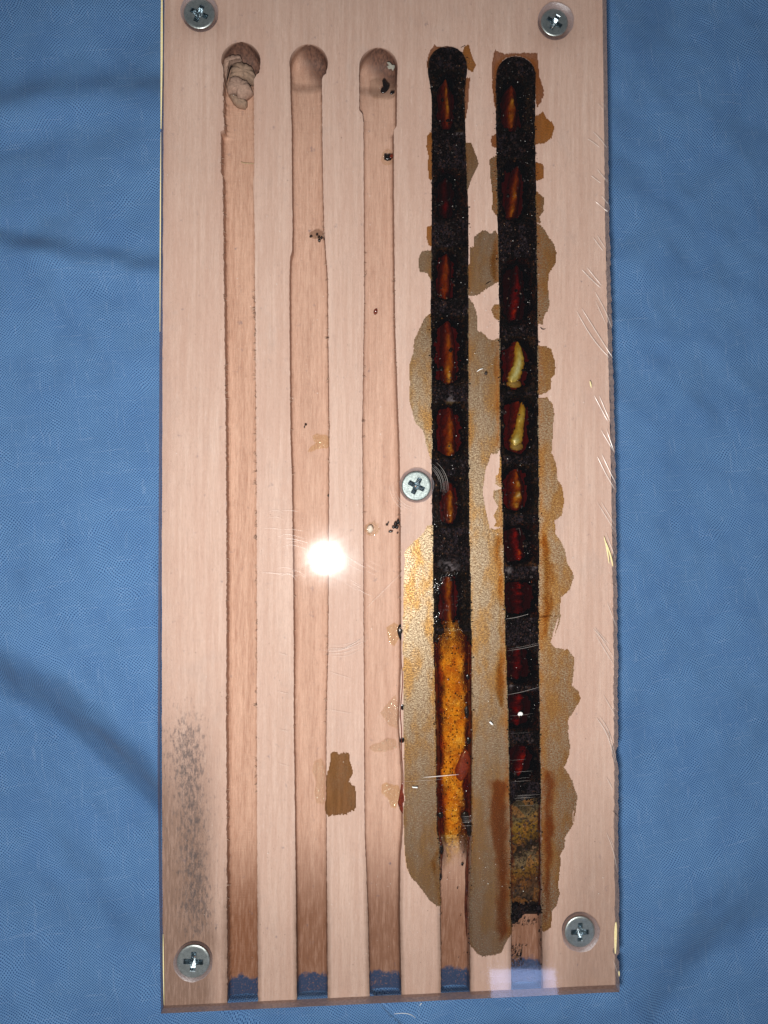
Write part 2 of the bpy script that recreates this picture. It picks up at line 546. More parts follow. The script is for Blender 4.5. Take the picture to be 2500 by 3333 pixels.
M_GRAN_DARK = m_granule("dark_granules", (.0015, .001, .001), (.012, .006, .004), .3)
M_GRAN_GREY = m_granule("grey_granules", (.012, .008, .008), (.034, .023, .022), .4)
M_GRAN_TAN = m_granule("tan_granules", (.045, .018, .009), (.13, .07, .036), .4)
M_HONEY = m_honey("amber_food", (.36, .88, 2.5))
M_HONEY_RED = m_honey("red_food", (.50, 1.9, 4.0))
M_HONEY_LIGHT = m_honey("thin_amber", (.20, .62, 2.1))
M_FOOD = m_food("food_paste", (.17, .10, .038), (.40, .265, .11), .6, .25)
M_LARVA = m_food("larva_skin", (.24, .215, .085), (.36, .33, .15), .22, .25)
M_FOAM = m_foam()
M_POLLEN = m_pollen()
M_ZINC = m_zinc("zinc_screw", (.46, .51, .49), (.60, .65, .63), .30, .58)
M_ZINC_BRIGHT = m_zinc("bright_zinc_screw", (.17, .20, .195), (.26, .30, .29), .42, .60)
M_RECESS = m_zinc("recess_metal", (.22, .27, .30), (.42, .50, .54), .22, .4)
t_ = NT("scratched_acrylic")
M_SCRATCH = t_.end(t_.mixs(.27, t_.n("BsdfTransparent", Color=(1, 1, 1)), t_.mixs(.25, t_.n("BsdfDiffuse", Color=(.92, .84, .78)), t_.n("BsdfGlossy", Color=(1, 1, 1), Roughness=.3))))
M_DUST = m_plain("pale_dust", (.92, .88, .82), .4, .5)
M_SPECK = m_plain("dark_specks", (.035, .022, .018), .6, .3)
M_FIBRE = m_plain("wood_fibre", (.10, .055, .036), .7, .2, col2=(.45, .30, .22), sc_=.5)
M_MUD = m_plain("dry_mud", (.27, .195, .145), .85, .15, col2=(.17, .125, .095), sc_=1.4, bump=.8)
M_MUD2 = m_plain("grey_mud", (.35, .235, .165), .85, .15, col2=(.25, .17, .12), sc_=1.4, bump=.8)
M_MUD3 = m_plain("rosy_mud", (.43, .285, .215), .85, .15, col2=(.31, .20, .15), sc_=1.4, bump=.8)
M_BLACK = m_plain("black_resin", (.012, .006, .004), .22, .5, col2=(.004, .002, .002))
M_REDRESIN = m_plain("red_resin", (.19, .028, .010), .2, .5, col2=(.10, .014, .006))
M_STREAK = m_plain("brown_resin", (.10, .022, .007), .2, .45, col2=(.035, .008, .004), sc_=.6)
M_YELLOW = m_plain("yellow_backing", (.80, .66, .30), .6, .3, col2=(.86, .76, .46))
M_LINT = m_plain("white_lint", (.85, .85, .82), .7, .3, col2=(.75, .75, .72))
M_STRAW = m_plain("straw_fibre", (.55, .42, .25), .6, .3)
M_GLASSY = m_glassy("clear_resin")
M_GLASSY_Y = m_glassy("yellow_resin", (1.0, .97, .90), .08)

# ------------------------------------------------------------------ cloth (wrinkled sheet)
ZB = -20.0 * MM


def seg_dist(x, y, line):
    """signed distance to a polyline (positive on its left when walking it, y down) """
    best = np.full(x.shape, 1e9)
    sgn = np.ones(x.shape)
    for (x0, y0), (x1, y1) in zip(line[:-1], line[1:]):
        dx, dy = x1 - x0, y1 - y0
        L = math.hypot(dx, dy)
        t = np.clip(((x - x0) * dx + (y - y0) * dy) / L ** 2, 0, 1)
        px, py = x - x0 - t * dx, y - y0 - t * dy
        dd = np.hypot(px, py)
        s = np.where(dx * py - dy * px > 0, 1.0, -1.0)
        m = dd < best
        best = np.where(m, dd, best)
        sgn = np.where(m, s, sgn)
    return best * sgn


def cloth():
    nx, ny = 560, 640
    gx = np.linspace(-0.27, 0.29, nx)
    gy = np.linspace(-0.30, 0.30, ny)
    X, Y = np.meshgrid(gx, gy)
    sx, sy = inv(np.stack([X, Y, np.full(X.shape, ZB)], -1))
    h = np.zeros(X.shape)
    # folds: (kind, polyline in photo pixels, width px, height mm)
    F = [('step', [(-500, 1980), (0, 2185), (170, 2280), (330, 2410), (520, 2590), (800, 2850)], 118, -12.0),
         ('ridge', [(-300, 800), (0, 815), (180, 845), (525, 892), (700, 920)], 50, 1.7),
         ('step', [(-300, 775), (0, 790), (180, 822), (525, 872), (700, 900)], 60, 2.2),
         ('ridge', [(-200, 420), (150, 330), (330, 300), (560, 330)], 80, 3.2),
         ('step', [(-300, 520), (100, 470), (330, 400), (560, 395)], 95, 3.2),
         ('ridge', [(170, 860), (300, 1050), (390, 1200)], 85, 2.2),
         ('ridge', [(470, -100), (380, 200), (300, 420)], 120, -1.6),
         ('step', [(2700, 60), (2430, 300), (2260, 470), (2080, 640), (1900, 760)], 90, 4.2),
         ('ridge', [(2700, 330), (2450, 520), (2250, 680), (2100, 850)], 75, 2.2),
         ('ridge', [(1900, 1050), (2100, 1085), (2250, 1110), (2600, 1150)], 34, .9),
         ('step', [(1900, 1030), (2100, 1065), (2250, 1090), (2600, 1128)], 34, -1.0),
         ('ridge', [(2180, -100), (2200, 200), (2080, 500)], 110, -2.0),
         ('ridge', [(2300, 1500), (2360, 1800), (2250, 2100)], 120, -1.2),
         ('step', [(1900, 3130), (2080, 3255), (2260, 3400)], 55, 3.2),
         ('ridge', [(2600, 2600), (2400, 2800), (2200, 3000)], 140, 2.2),
         ('ridge', [(2600, 2960), (2350, 3100), (2180, 3330)], 90, -1.6),
         ('step', [(-100, 3150), (250, 3120), (540, 3260)], 110, 2.2),
         ('ridge', [(-100, 2850), (200, 2800), (480, 2900)], 150, 1.6),
         ('ridge', [(1050, 3360), (1400, 3330), (1800, 3310)], 40, 0.8)]
    for kind, line, wd, hh in F:
        dd = seg_dist(sx, sy, line) + 14 * (fbm(sx / 130, sy / 130, 5) - .5)
        h += hh * ((sstep(-wd, wd, dd) - .5) * sstep(wd * 9, wd * 3.5, np.abs(dd)) if kind == 'step' else np.exp(-(dd / wd) ** 2))
    h += 5.0 * (fbm(sx / 430, sy / 430, 1, 4) - .5) + 1.1 * (fbm((sx + sy) / 300, (sy - sx) / 120, 17, 3) - .5) + .45 * (fbm(sx / 70, sy / 70, 9, 3) - .5)
    h -= 1.2
    # pressed flat under the block
    ins = np.minimum(np.minimum(sx - 560, 1950 - sx), 3230 - sy)
    k = sstep(-60, 30, ins)
    h = h * (1 - k) + np.minimum(h, -0.15) * k
    h = np.where((ins > -8) & (h > -0.1), -0.1, h)
    V = np.stack([X, Y, ZB + h * MM], -1).reshape(-1, 3)
    idx = np.arange(nx * ny).reshape(ny, nx)
    Fc = np.stack([idx[:-1, :-1], idx[:-1, 1:], idx[1:, 1:], idx[1:, :-1]], -1).reshape(-1, 4)
    me = bpy.data.meshes.new("blue_cloth")
    me.from_pydata(V.tolist(), [], Fc.tolist())
    me.materials.append(M_CLOTH)
    me.polygons.foreach_set("use_smooth", np.ones(len(me.polygons), dtype=bool))
    uvl = me.uv_layers.new(name="weave")
    # thread coordinates: one unit per thread, the grain of the cloth skewed by its folds
    a = math.radians(9)
    U = (X * math.cos(a) + Y * math.sin(a)) * 1000 / .40 + 8 * (fbm(sx / 600, sy / 600, 31) - .5)
    Vv = (-X * math.sin(a) + Y * math.cos(a)) * 1000 / .375 + 14 * (fbm(sx / 500, sy / 500, 41) - .5)
    uv = np.stack([U, Vv], -1).reshape(-1, 2)
    loops = np.empty(len(me.loops), dtype=np.int32)
    me.loops.foreach_get("vertex_index", loops)
    uvl.data.foreach_set("uv", uv[loops].astype(np.float32).ravel())
    o = bpy.data.objects.new("blue_cloth", me)
    COL.objects.link(o)
    tag(o, "creased blue woven cotton cloth lying under the wooden nesting block", "cloth")


cloth()

# ------------------------------------------------------------------ board: groove outlines (photo pixels)
GR = [  # (centre of the round end, radius), left edge points, right edge points
    dict(c=(784, 200), r=64, L=[(240, 727), (287, 726.5), (380, 727), (395, 730), (424, 730), (426, 719), (560, 719), (575, 725), (700, 727), (805, 727), (959, 729.5), (1400, 734.7), (1725, 736.7), (2100, 736.7), (2359, 735.7), (2600, 737.7), (2959, 739), (3290, 739)],
         Rr=[(225, 846), (238, 843), (243, 834), (262, 826.4), (560, 828), (590, 824), (700, 828), (805, 829.5), (959, 830.5), (1400, 834), (1725, 835.6), (2100, 836.6), (2359, 835.6), (2959, 838), (3290, 840)]),
    dict(c=(1004.7, 206), r=62.5, L=[(225, 944), (287, 944.8), (400, 949), (564, 950), (754, 952), (820, 950), (836, 945), (907, 941.7), (1112, 943), (1400, 944.8), (1555, 950), (1725, 952), (2100, 956), (2359, 956), (2754, 961), (3290, 967)],
         Rr=[(222, 1065), (238, 1062), (246, 1052), (262, 1048), (564, 1051), (754, 1056), (836, 1062), (907, 1067.7), (1112, 1069), (1400, 1073), (1725, 1071), (2100, 1069), (2359, 1062.6), (2754, 1063.6), (3290, 1067.7)]),
    dict(c=(1232, 217), r=62.5, L=[(230, 1169), (359, 1170), (372, 1180), (400, 1183), (600, 1184), (959, 1185.6), (1400, 1179), (1725, 1181.5), (2154, 1184), (2700, 1186.6), (2959, 1197), (3290, 1204.5)],
         Rr=[(230, 1294), (410, 1291.6), (424, 1283), (600, 1282.4), (959, 1285.5), (1100, 1288), (1400, 1299), (1504, 1302), (1725, 1304.5), (2154, 1307), (2359, 1299), (2450, 1306), (2538, 1312), (2700, 1312), (2800, 1304), (2959, 1302), (3290, 1308)]),
    dict(c=(1457, 213), r=64, L=[(235, 1393), (280, 1400), (316, 1405), (700, 1405), (1037, 1401), (1400, 1404), (1737, 1406.7), (2100, 1409), (2337, 1416), (2700, 1421), (2745, 1428), (2937, 1432.6), (3290, 1436)],
         Rr=[(235, 1521), (280, 1515), (316, 1513), (450, 1516), (700, 1525), (1037, 1526), (1400, 1527), (1737, 1529.7), (2100, 1538), (2337, 1539), (2700, 1538), (2937, 1529), (3290, 1532)]),
    dict(c=(1680, 246), r=65, L=[(270, 1613), (407, 1614), (700, 1619), (1037, 1625), (1400, 1626), (1737, 1636), (2100, 1644), (2337, 1652.6), (2700, 1660), (2937, 1662), (3290, 1665)],
         Rr=[(270, 1744), (407, 1742), (700, 1747), (1037, 1752), (1400, 1754), (1737, 1757), (2100, 1755), (2337, 1758.7), (2700, 1763.5), (2937, 1764), (3290, 1768)]),
]
PAINT_Y = [3213, 3203, 3198, 3184, 3150]
WL = [(-300, 536), (0, 535), (900, 530), (1800, 527), (2600, 527), (3290, 531)]
WR = [(-300, 1958), (0, 1962), (700, 1970), (1400, 1986), (2000, 1998), (2700, 2002), (3290, 2005)]


def lerp_tab(tab, y):
    return np.interp(y, [p[0] for p in tab], [p[1] for p in tab])


def g_edges(g, y):
    """left and right edge of groove g at photo rows y (equal above its round end)"""
    G = GR[g]
    cx, cy = G['c']
    y = np.asarray(y, float)
    jag = (fbm(y / 7.0, y * 0 + g, 3, 3) - .5)
    if g in (0,):
        l_j, r_j = jag * 5.5, (fbm(y / 6.0, y * 0 + g + 9, 8, 3) - .5) * 3.5
    else:
        l_j, r_j = jag * 2.6, (fbm(y / 8.0, y * 0 + g + 9, 8, 3) - .5) * 2.6
    l = lerp_tab(G['L'], y) + l_j
    r_ = lerp_tab(G['Rr'], y) + r_j
    dy = np.clip((cy - y) / G['r'], 0, 1)
    half = G['r'] * np.sqrt(np.clip(1 - dy * dy, 0, 1))
    k = sstep(cy + 25, cy, y)
    l = np.where(y < cy + 25, (cx - half) * k + l * (1 - k) if False else np.where(y < cy, cx - half + l_j * .4 * (half > 8), (cx - G['r']) * k + l * (1 - k)), l)
    r_ = np.where(y < cy + 25, np.where(y < cy, cx + half + r_j * .4 * (half > 8), (cx + G['r']) * k + r_ * (1 - k)), r_)
    return l, r_


def g_top(g):
    return GR[g]['c'][1] - GR[g]['r']


def y_end(sx):
    return 3284 + (np.asarray(sx, float) - 531) * (3220 - 3284) / (2002 - 531)


NU = 18
UU = -np.cos(np.linspace(0, math.pi, NU + 1))
G_DEPTH = 4.3


def g_depth(g, u, y):
    """depth in mm at u in -1..1 across groove g, row y"""
    G = GR[g]
    cx, cy = G['c']
    prof = np.clip(1 - np.abs(u) ** 22, 0, 1) ** .5 * (.88 + .12 * (1 - u * u))
    dy = np.clip((cy - y) / G['r'], 0, 1)
    cap = np.sqrt(np.clip(1 - dy ** 2.6, 0, 1))
    extra = 1.3 * sstep(cy + 70, cy + 20, y)
    return (G_DEPTH + extra) * prof * cap


def board():
    ys = np.concatenate([np.arange(-300, 130, 14), np.arange(136, 200, 1.0), np.arange(200, 440, 3.0), np.arange(440, 3100, 6.0), np.arange(3100, 3250.1, 4.0)])
    nr = len(ys)
    wl, wr = lerp_tab(WL, ys), lerp_tab(WR, ys)
    wl = wl + (fbm(ys / 30, ys * 0, 71) - .5) * 2
    wr = wr + (fbm(ys / 22, ys * 0, 72) - .5) * 3
    ed = [g_edges(g, ys) for g in range(5)]
    cols, zz, at_g, gid = [], [], [], []
    prev = wl
    NL = 9
    for g in range(6):
        nxt = ed[g][0] if g < 5 else wr
        for k in range(NL):
            if g > 0 and k == 0:
                continue
            t = k / NL
            cols.append(prev + (nxt - prev) * t)
            zz.append(np.zeros(nr)); at_g.append(np.zeros(nr)); gid.append(-1)
        if g < 5:
            l, r_ = ed[g]
            has = ys >= g_top(g)
            for i, u in enumerate(UU):
                cols.append((l + r_) / 2 + (r_ - l) / 2 * u)
                dd = g_depth(g, np.full(nr, u), ys) * has
                zz.append(-dd * MM)
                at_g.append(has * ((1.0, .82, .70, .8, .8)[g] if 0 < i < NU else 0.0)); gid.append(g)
            prev = r_
    cols.append(wr); zz.append(np.zeros(nr)); at_g.append(np.zeros(nr)); gid.append(-1)
    SX = np.stack(cols, 1)
    ZZ = np.stack(zz, 1)
    GA = np.stack(at_g, 1)
    SY = np.repeat(ys[:, None], SX.shape[1], 1)
    k = np.clip((SY - 3000) / 250, 0, 1)
    SY = np.where(SY > 3000, 3000 + k * (y_end(SX) - 3000), SY)
    gid = np.array(gid)
    # heights: the groove outlines were read at the rim, so lower points keep the rim's x, y
    W = PN(SX, SY, 0.0)
    W[..., 2] = ZZ
    gr_m = gid[None, :] >= 0
    # land is slightly uneven and its front rim is broken
    W[..., 2] -= np.where(gr_m, 0, 1) * 0.03 * MM * fbm(SX / 60, SY / 200, 4)
    W[..., 2] += np.where(GA > 0, 1, 0) * 0.14 * MM * (fbm(SX / 9, SY / 70, 14) - .5)
    nr, nc = SX.shape
    V = W.reshape(-1, 3)
    idx = np.arange(nr * nc).reshape(nr, nc)
    # a column pair may have no width above the round end: skip those faces
    Fc = []
    for j in range(nc - 1):
        wdt = np.abs(SX[:, j + 1] - SX[:, j])
        ok = (wdt[:-1] > 1e-6) | (wdt[1:] > 1e-6)
        a = np.stack([idx[1:, j], idx[1:, j + 1], idx[:-1, j + 1], idx[:-1, j]], -1)[ok]
        Fc.append(a)
    Fc = np.concatenate(Fc)
    # rim down to the underside
    per = list(idx[:, 0]) + list(idx[-1, 1:]) + list(idx[::-1, -1][1:]) + list(idx[0, ::-1][1:-1])
    base0 = len(V)
    low = V[per].copy()
    low[:, 2] = ZB
    V = np.concatenate([V, low])
    n = len(per)
    side = [[per[i], base0 + i, base0 + (i + 1) % n, per[(i + 1) % n]] for i in range(n)]
    faces = Fc.tolist() + side + [[base0 + i for i in range(n)][::-1]]
    # stains carried as soft maps, painted wall shade mixed into one
    land = ~gr_m
    RIM_SHADE = np.zeros(nc)  # painted dark line standing for the dimly lit groove walls
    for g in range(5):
        RIM_SHADE[np.where(gid == g)[0]] = .14 * sstep(.93, .98, np.abs(UU)) + .45 * sstep(.975, .984, np.abs(UU))
        RIM_SHADE[np.where(gid == g)[0][[0, -1]]] = 0
    nz = fbm(SX / 90, SY / 260, 21)
    soil_shade = np.zeros(SX.shape)
    soil_shade += np.where(land, sstep(2700, 3230, SY) * .20 + sstep(750, 640, SX) * sstep(2200, 2750, SY) * .95, 0)
    soil_shade += np.where(land, sstep(1780, 1900, SX) * sstep(2350, 2900, SY) * .40, 0)
    soil_shade += np.where(land, sstep(260, 0, SY) * .12 + sstep(560, 530, SX) * .2 + .02 + .12 * (nz - .5), 0)
    for (bx, by) in ((648, 75), (1811, 105), (660, 3060)):
        soil_shade += np.where(land, .35 * np.exp(-(((SX - bx) / 75) ** 2 + ((SY - by) / 50) ** 2)), 0)
    soil_shade += np.where(land, 0, np.where(np.abs(np.concatenate([[0.0 if gg < 0 else 1.0 for gg in gid]]))[None, :] > 0, RIM_SHADE[None, :] * (np.stack([ys >= g_top(g) + 3 if g >= 0 else ys < -1e9 for g in gid], 1)), 0) + sstep(2650, 3060, SY) * 1.0 + sstep(620, 200, SY) * .14 + .10 * (nz - .3))
    sc_ = np.zeros(SX.shape)
    pt = np.zeros(SX.shape)
    pale = np.where(land, sstep(3236, 3250, np.repeat(ys[:, None], nc, 1)), 0) * .9
    for g in range(5):
        cx, cy = GR[g]['c']
        m = gr_m & (gid[None, :] == g)
        pr = (SX - cx) * (.62 if g != 1 else .80) - (SY - cy) * (.78 if g != 1 else .60)
        s_ = sstep(-34, 52, pr) * sstep(cy + 52, cy + 30, SY) * (GA > 0)
        if g == 0:
            s_ = np.maximum(s_, sstep(18, 40, cy - SY) * (GA > 0)) * 1.15
        sc_ = np.where(m, s_, sc_)
        ye = PAINT_Y[g]
        p_ = np.clip((SY - (ye - 16) - 10 * (fbm(SX / 18, SX * 0 + g, 88) - .5) * 2) / 30.0, 0, 1)
        pt = np.where(m & (GA > 0), p_, pt)
    mould = np.exp(-((SX - (598 + (SY - 2150) * .05)) / 72) ** 2) * (.62 + .75 * fbm(SX / 70, SY / 130, 33)) * sstep(2120, 2420, SY) * sstep(3260, 2900, SY)
    mould = np.where(land, np.clip(mould + .25 * sstep(560, 535, SX) * sstep(1900, 2400, SY), 0, 1), 0)
    pad = np.zeros(n)

    def A(a):
        return np.concatenate([np.clip(a, 0, 1).ravel(), pad])
    front = A(GA)
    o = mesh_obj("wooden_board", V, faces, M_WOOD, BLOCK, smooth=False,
                 attrs=dict(groove=front, scorch=A(sc_), soil_shade=A(soil_shade), paint=A(pt), mould=A(mould), pale=A(pale)))
    fm = np.zeros(len(faces), dtype=bool)
    fm[:len(Fc)] = True
    o.data.polygons.foreach_set("use_smooth", fm)
    # crisp arrises along the groove rims
    me = o.data
    ev = np.empty(len(me.edges) * 2, dtype=np.int32)
    me.edges.foreach_get("vertices", ev)
    ev = ev.reshape(-1, 2)
    sharp_col = np.zeros(nc, bool)
    for g in range(5):
        cg = np.where(gid == g)[0]
        sharp_col[[cg[0], cg[1], cg[2], cg[-1], cg[-2], cg[-3]]] = True
    top_ = (ev < nr * nc).all(1)
    c0, c1 = ev[:, 0] % nc, ev[:, 1] % nc
    sh = top_ & (c0 == c1) & sharp_col[c0]
    sh |= ~top_
    at = me.attributes.new("sharp_edge", 'BOOLEAN', 'EDGE')
    at.data.foreach_set("value", sh)
    me.update()
    return o


BLOCK = empty("nesting_block", "routed wooden bee nesting block with five grooves under a screwed clear cover", "nesting block", loc=(0, 0, 0))
BOARD = board()

# wood fibres torn up along the groove rims (real slivers, joined)
def slivers(name, items, mat, parent, kind=None, z=0.0):
    """items: (x, y, angle, length px, width px) flat prisms"""
    V, Fc = [], []
    for (x, y, a, L, wd) in items:
        ca, sa = math.cos(a), math.sin(a)
        b = len(V)
        bend = rnd.uniform(-.25, .25) * L
        pts = [(0, -wd / 2), (L * .5, bend - wd / 2), (L, bend * .4), (L * .5, bend + wd / 2), (0, wd / 2)]
        for (px, py) in pts:
            p = P(x + px * ca - py * sa, y + px * sa + py * ca, z)
            V.append((p.x, p.y, z)); V.append((p.x, p.y, z + .05 * MM))
        t_ = [b + 2 * i + 1 for i in range(5)]
        Fc.append(t_)
        Fc.append([b + 2 * i for i in range(5)][::-1])
        for i in range(5):
            j = (i + 1) % 5
            Fc.append([b + 2 * i, b + 2 * j, b + 2 * j + 1, b + 2 * i + 1])
    o = mesh_obj(name, V, Fc, mat, parent)
    if kind:
        o["kind"] = kind
    return o


it = []
for g, side, n, y0, y1 in ((0, 0, 70, 300, 3000), (0, 1, 120, 900, 2600), (1, 1, 60, 700, 2400), (2, 1, 40, 900, 2100), (2, 0, 18, 800, 1700), (1, 0, 18, 1300, 2500)):
    for _ in range(n):
        y = rnd.uniform(y0, y1)
        l, r_ = g_edges(g, np.array([y]))
        x = float(l[0] if side == 0 else r_[0])
        inward = 1 if side == 0 else -1
        a = (0 if inward > 0 else math.pi) + rnd.uniform(-1.1, 1.1)
        it.append((x - inward * 1.5, y, a, rnd.uniform(5, 17), rnd.uniform(1.0, 2.4)))
slivers("torn_fibre", it, M_FIBRE, BOARD, "stuff", z=.01 * MM)

# ------------------------------------------------------------------ stains pressed between board and cover
def rough_outline(pts, amp=2.2, stepl=7.0, seed=1):
    out = []
    n = len(pts)
    for i in range(n):
        (x0, y0), (x1, y1) = pts[i], pts[(i + 1) % n]
        L = math.hypot(x1 - x0, y1 - y0)
        m = max(1, int(L / stepl))
        hor = abs(x1 - x0) / max(L, 1e-6)
        for k in range(m):
            t = k / m
            x, y = x0 + (x1 - x0) * t, y0 + (y1 - y0) * t
            jx = (float(fbm(np.array(y / 11.), np.array(x / 31.), seed, 3)) - .5) * 2 * amp
            jy = (float(fbm(np.array(x / 4.), np.array(y / 40.), seed + 5, 2)) - .5) * 2 * amp * (.6 + 1.6 * hor)
            out.append((x + jx, y + jy))
    return out


def film(pts, mat, z0=.02, z1=.07, amp=2.2, seed=1, name="resin_stain", parent=None, label=None, g_=2.6):
    """thin resin film with a traced outline, built on a fine grid so that its rim can fray along the grain"""
    pg = np.array(pts, float)
    x0, y0 = pg.min(0) - 14
    x1, y1 = pg.max(0) + 14
    gx, gy = np.arange(x0, x1, g_), np.arange(y0, y1, g_)
    X, Y = np.meshgrid(gx, gy)
    xm, ym = X + g_ / 2, Y + g_ / 2
    qx = xm + amp * 3.2 * (fbm(xm / 22, ym / 26, seed, 4) - .5)
    qy = ym + amp * 2.6 * (fbm(xm / 24, ym / 30, seed + 3, 4) - .5) + amp * 3.4 * (fbm(xm / 3.2, ym / 45, seed + 6, 2) - .5)
    ins = np.zeros(X.shape, bool)
    dist = np.full(X.shape, 1e9)
    for k in range(len(pg)):
        (ax_, ay_), (bx_, by_) = pg[k], pg[(k + 1) % len(pg)]
        if ay_ != by_:
            cr = ((ay_ > qy) != (by_ > qy)) & (qx < (bx_ - ax_) * (qy - ay_) / (by_ - ay_) + ax_)
            ins ^= cr
        L2 = (bx_ - ax_) ** 2 + (by_ - ay_) ** 2 + 1e-9
        t = np.clip(((qx - ax_) * (bx_ - ax_) + (qy - ay_) * (by_ - ay_)) / L2, 0, 1)
        dist = np.minimum(dist, np.hypot(qx - ax_ - t * (bx_ - ax_), qy - ay_ - t * (by_ - ay_)))
    ny_, nx_ = X.shape
    wl_, wr_ = lerp_tab(WL, ym), lerp_tab(WR, ym)
    ins &= (xm > wl_ + 2) & (xm < wr_ - 2)
    # keep off the grooves except for a hair's breadth
    warm = np.zeros(X.shape)
    for g in (3, 4):
        l, r_ = g_edges(g, gy + g_ / 2)
        ins &= ~((xm > l[:, None] + 3) & (xm < r_[:, None] - 3) & (ym > g_top(g)))
        dg = np.minimum(np.abs(xm - l[:, None]), np.abs(xm - r_[:, None]))
        dg = np.where(ym > g_top(g), dg, 99)
        warm = np.maximum(warm, np.exp(-dg / (17 if g == 4 else 8)) * (1.0 if g == 4 else .7))
    iy, ix = np.nonzero(ins)
    used, inv_ = np.unique(np.concatenate([iy * (nx_ + 1) + ix, iy * (nx_ + 1) + ix + 1, (iy + 1) * (nx_ + 1) + ix + 1, (iy + 1) * (nx_ + 1) + ix]), return_inverse=True)
    q4 = inv_.reshape(4, -1).T
    vy, vx = used // (nx_ + 1), used % (nx_ + 1)
    sxv, syv = x0 + vx * g_, y0 + vy * g_
    T = PN(sxv, syv, 0.0)
    T[:, 2] = z1 * MM
    B = T.copy()
    B[:, 2] = z0 * MM
    n = len(T)
    q4 = q4[:, ::-1]
    ed_ = {}
    for f in q4.tolist():
        for a, b in zip(f, f[1:] + f[:1]):
            ed_[(a, b)] = 1
    walls = [[b, a, a + n, b + n] for (a, b) in ed_ if (b, a) not in ed_]
    faces = q4.tolist() + (q4[:, ::-1] + n).tolist() + walls
    w_at = np.zeros(n); e_at = np.zeros(n); cnt = np.zeros(n)
    for k in range(4):
        np.add.at(w_at, q4[:, k], warm[iy, ix]); np.add.at(e_at, q4[:, k], np.clip(dist[iy, ix] / 34, 0, 1)); np.add.at(cnt, q4[:, k], 1)
    w_at /= cnt; e_at /= cnt
    o = mesh_obj(name, np.concatenate([T, B]), faces, mat, parent or BOARD, attrs=dict(warm=np.tile(w_at, 2), core=np.tile(e_at, 2)))
    if label:
        o["label"] = label
    return o


def ge(g, side, y0, y1, off=0.0, st=14.0):
    n = max(2, int(abs(y1 - y0) / st))
    yy = np.linspace(y0, y1, n)
    l, r_ = g_edges(g, yy)
    xx = (l if side == 'l' else r_) + off
    return [(float(a), float(b)) for a, b in zip(xx, yy)]


sd = 100
def S(pts, mat, **k):
    global sd
    sd += 1
    return film(pts, mat, seed=sd, **k)


# left of the first dark groove
S(Z('G', [(290, 80), (285, 150), (300, 200), (318, 212)]) + ge(3, 'l', 800, 735, 2), M_FILM_ORANGE, amp=1.2)
S(Z('F', [(225, 950), (200, 980), (195, 1060), (210, 1130), (205, 1200), (215, 1290)]) + ge(3, 'l', 585, 430, 2), M_FILM_ORANGE, amp=1.5)
S(Z('G', [(318, 232), (255, 245), (230, 320), (240, 385), (290, 390), (318, 450)]) + ge(3, 'l', 915, 812, 2), M_FILM_TAUPE)
S(Z('G', [(320, 655), (270, 700), (240, 770), (210, 830), (200, 920), (168, 1030), (175, 1120), (170, 1230), (190, 1330), (215, 1410)]) + Z('H', [(265, 0), (280, 60), (300, 150), (318, 200)]) + ge(3, 'l', 1495, 1020, 2), M_FILM_TAUPE)
S(Z('G', [(318, 690), (285, 700), (270, 760), (300, 850), (318, 900)]) + ge(3, 'l', 1130, 1035, 2), M_GLAZE_O, z0=.08, z1=.11, amp=1.5)
GOLD_L = Z('H', [(325, 640), (290, 640), (270, 690), (215, 740), (160, 790), (140, 830), (135, 960), (132, 1200), (128, 1330)]) + \
    Z('I', [(130, 20), (128, 180), (130, 450), (130, 700), (136, 1000), (140, 1250)]) + \
    Z('J', [(25, 100), (35, 300), (45, 450), (80, 530), (150, 610), (210, 690), (250, 722), (268, 722)]) + ge(3, 'l', 2945, 1712, 2)
S(GOLD_L, M_FILM_TAUPE, amp=1.6)
S(Z('J', [(262, 330), (235, 350), (205, 420), (200, 500), (225, 590), (262, 650)]) + ge(3, 'l', 2910, 2760, 2), M_GLAZE_O, z0=.08, z1=.11, amp=1.5, label="yellowish stain beside the groove")
# between the two dark grooves
S(Z('F', [(480, 1030), (520, 1025), (545, 1100), (570, 1180), (555, 1215), (520, 1290), (500, 1350), (485, 1380)]) + ge(3, 'r', 625, 465, -2), M_FILM_TAUPE, amp=1.6)
S(Z('F', [(455, 380), (470, 330), (500, 325), (520, 400), (550, 470), (530, 520), (492, 500)]), M_FILM_ORANGE, amp=1.2, label="small orange stain beside the groove end")
S(Z('F', [(488, 560), (510, 560), (500, 640), (495, 760), (478, 860)]) + ge(3, 'r', 390, 255, -2), M_FILM_RUST, amp=1.2)
S(Z('F', [(300, 340), (250, 328), (232, 352), (215, 372), (203, 410), (200, 480), (215, 540), (230, 520), (235, 460), (262, 400), (300, 352)]), M_FILM_RUST, amp=2.2)
S(Z('G', [(580, 330), (582, 215), (605, 212), (610, 150), (655, 110), (690, 100), (720, 125), (750, 105), (770, 130)]) + ge(4, 'l', 765, 920, 2) + Z('G', [(740, 470), (700, 490), (650, 530), (600, 550), (580, 545)]) + ge(3, 'r', 960, 860, -2), M_FILM_TAUPE)
S(Z('G', [(700, 280), (730, 150), (768, 150)]) + ge(4, 'l', 775, 915, 2) + Z('G', [(735, 460), (700, 400), (690, 330)]), M_GLAZE_O, z0=.08, z1=.11, amp=1.6)
S(Z('G', [(770, 600), (740, 610), (725, 640), (740, 690), (772, 710)]) + ge(4, 'l', 1040, 992, 2), M_FILM_BROWN, amp=1.6)
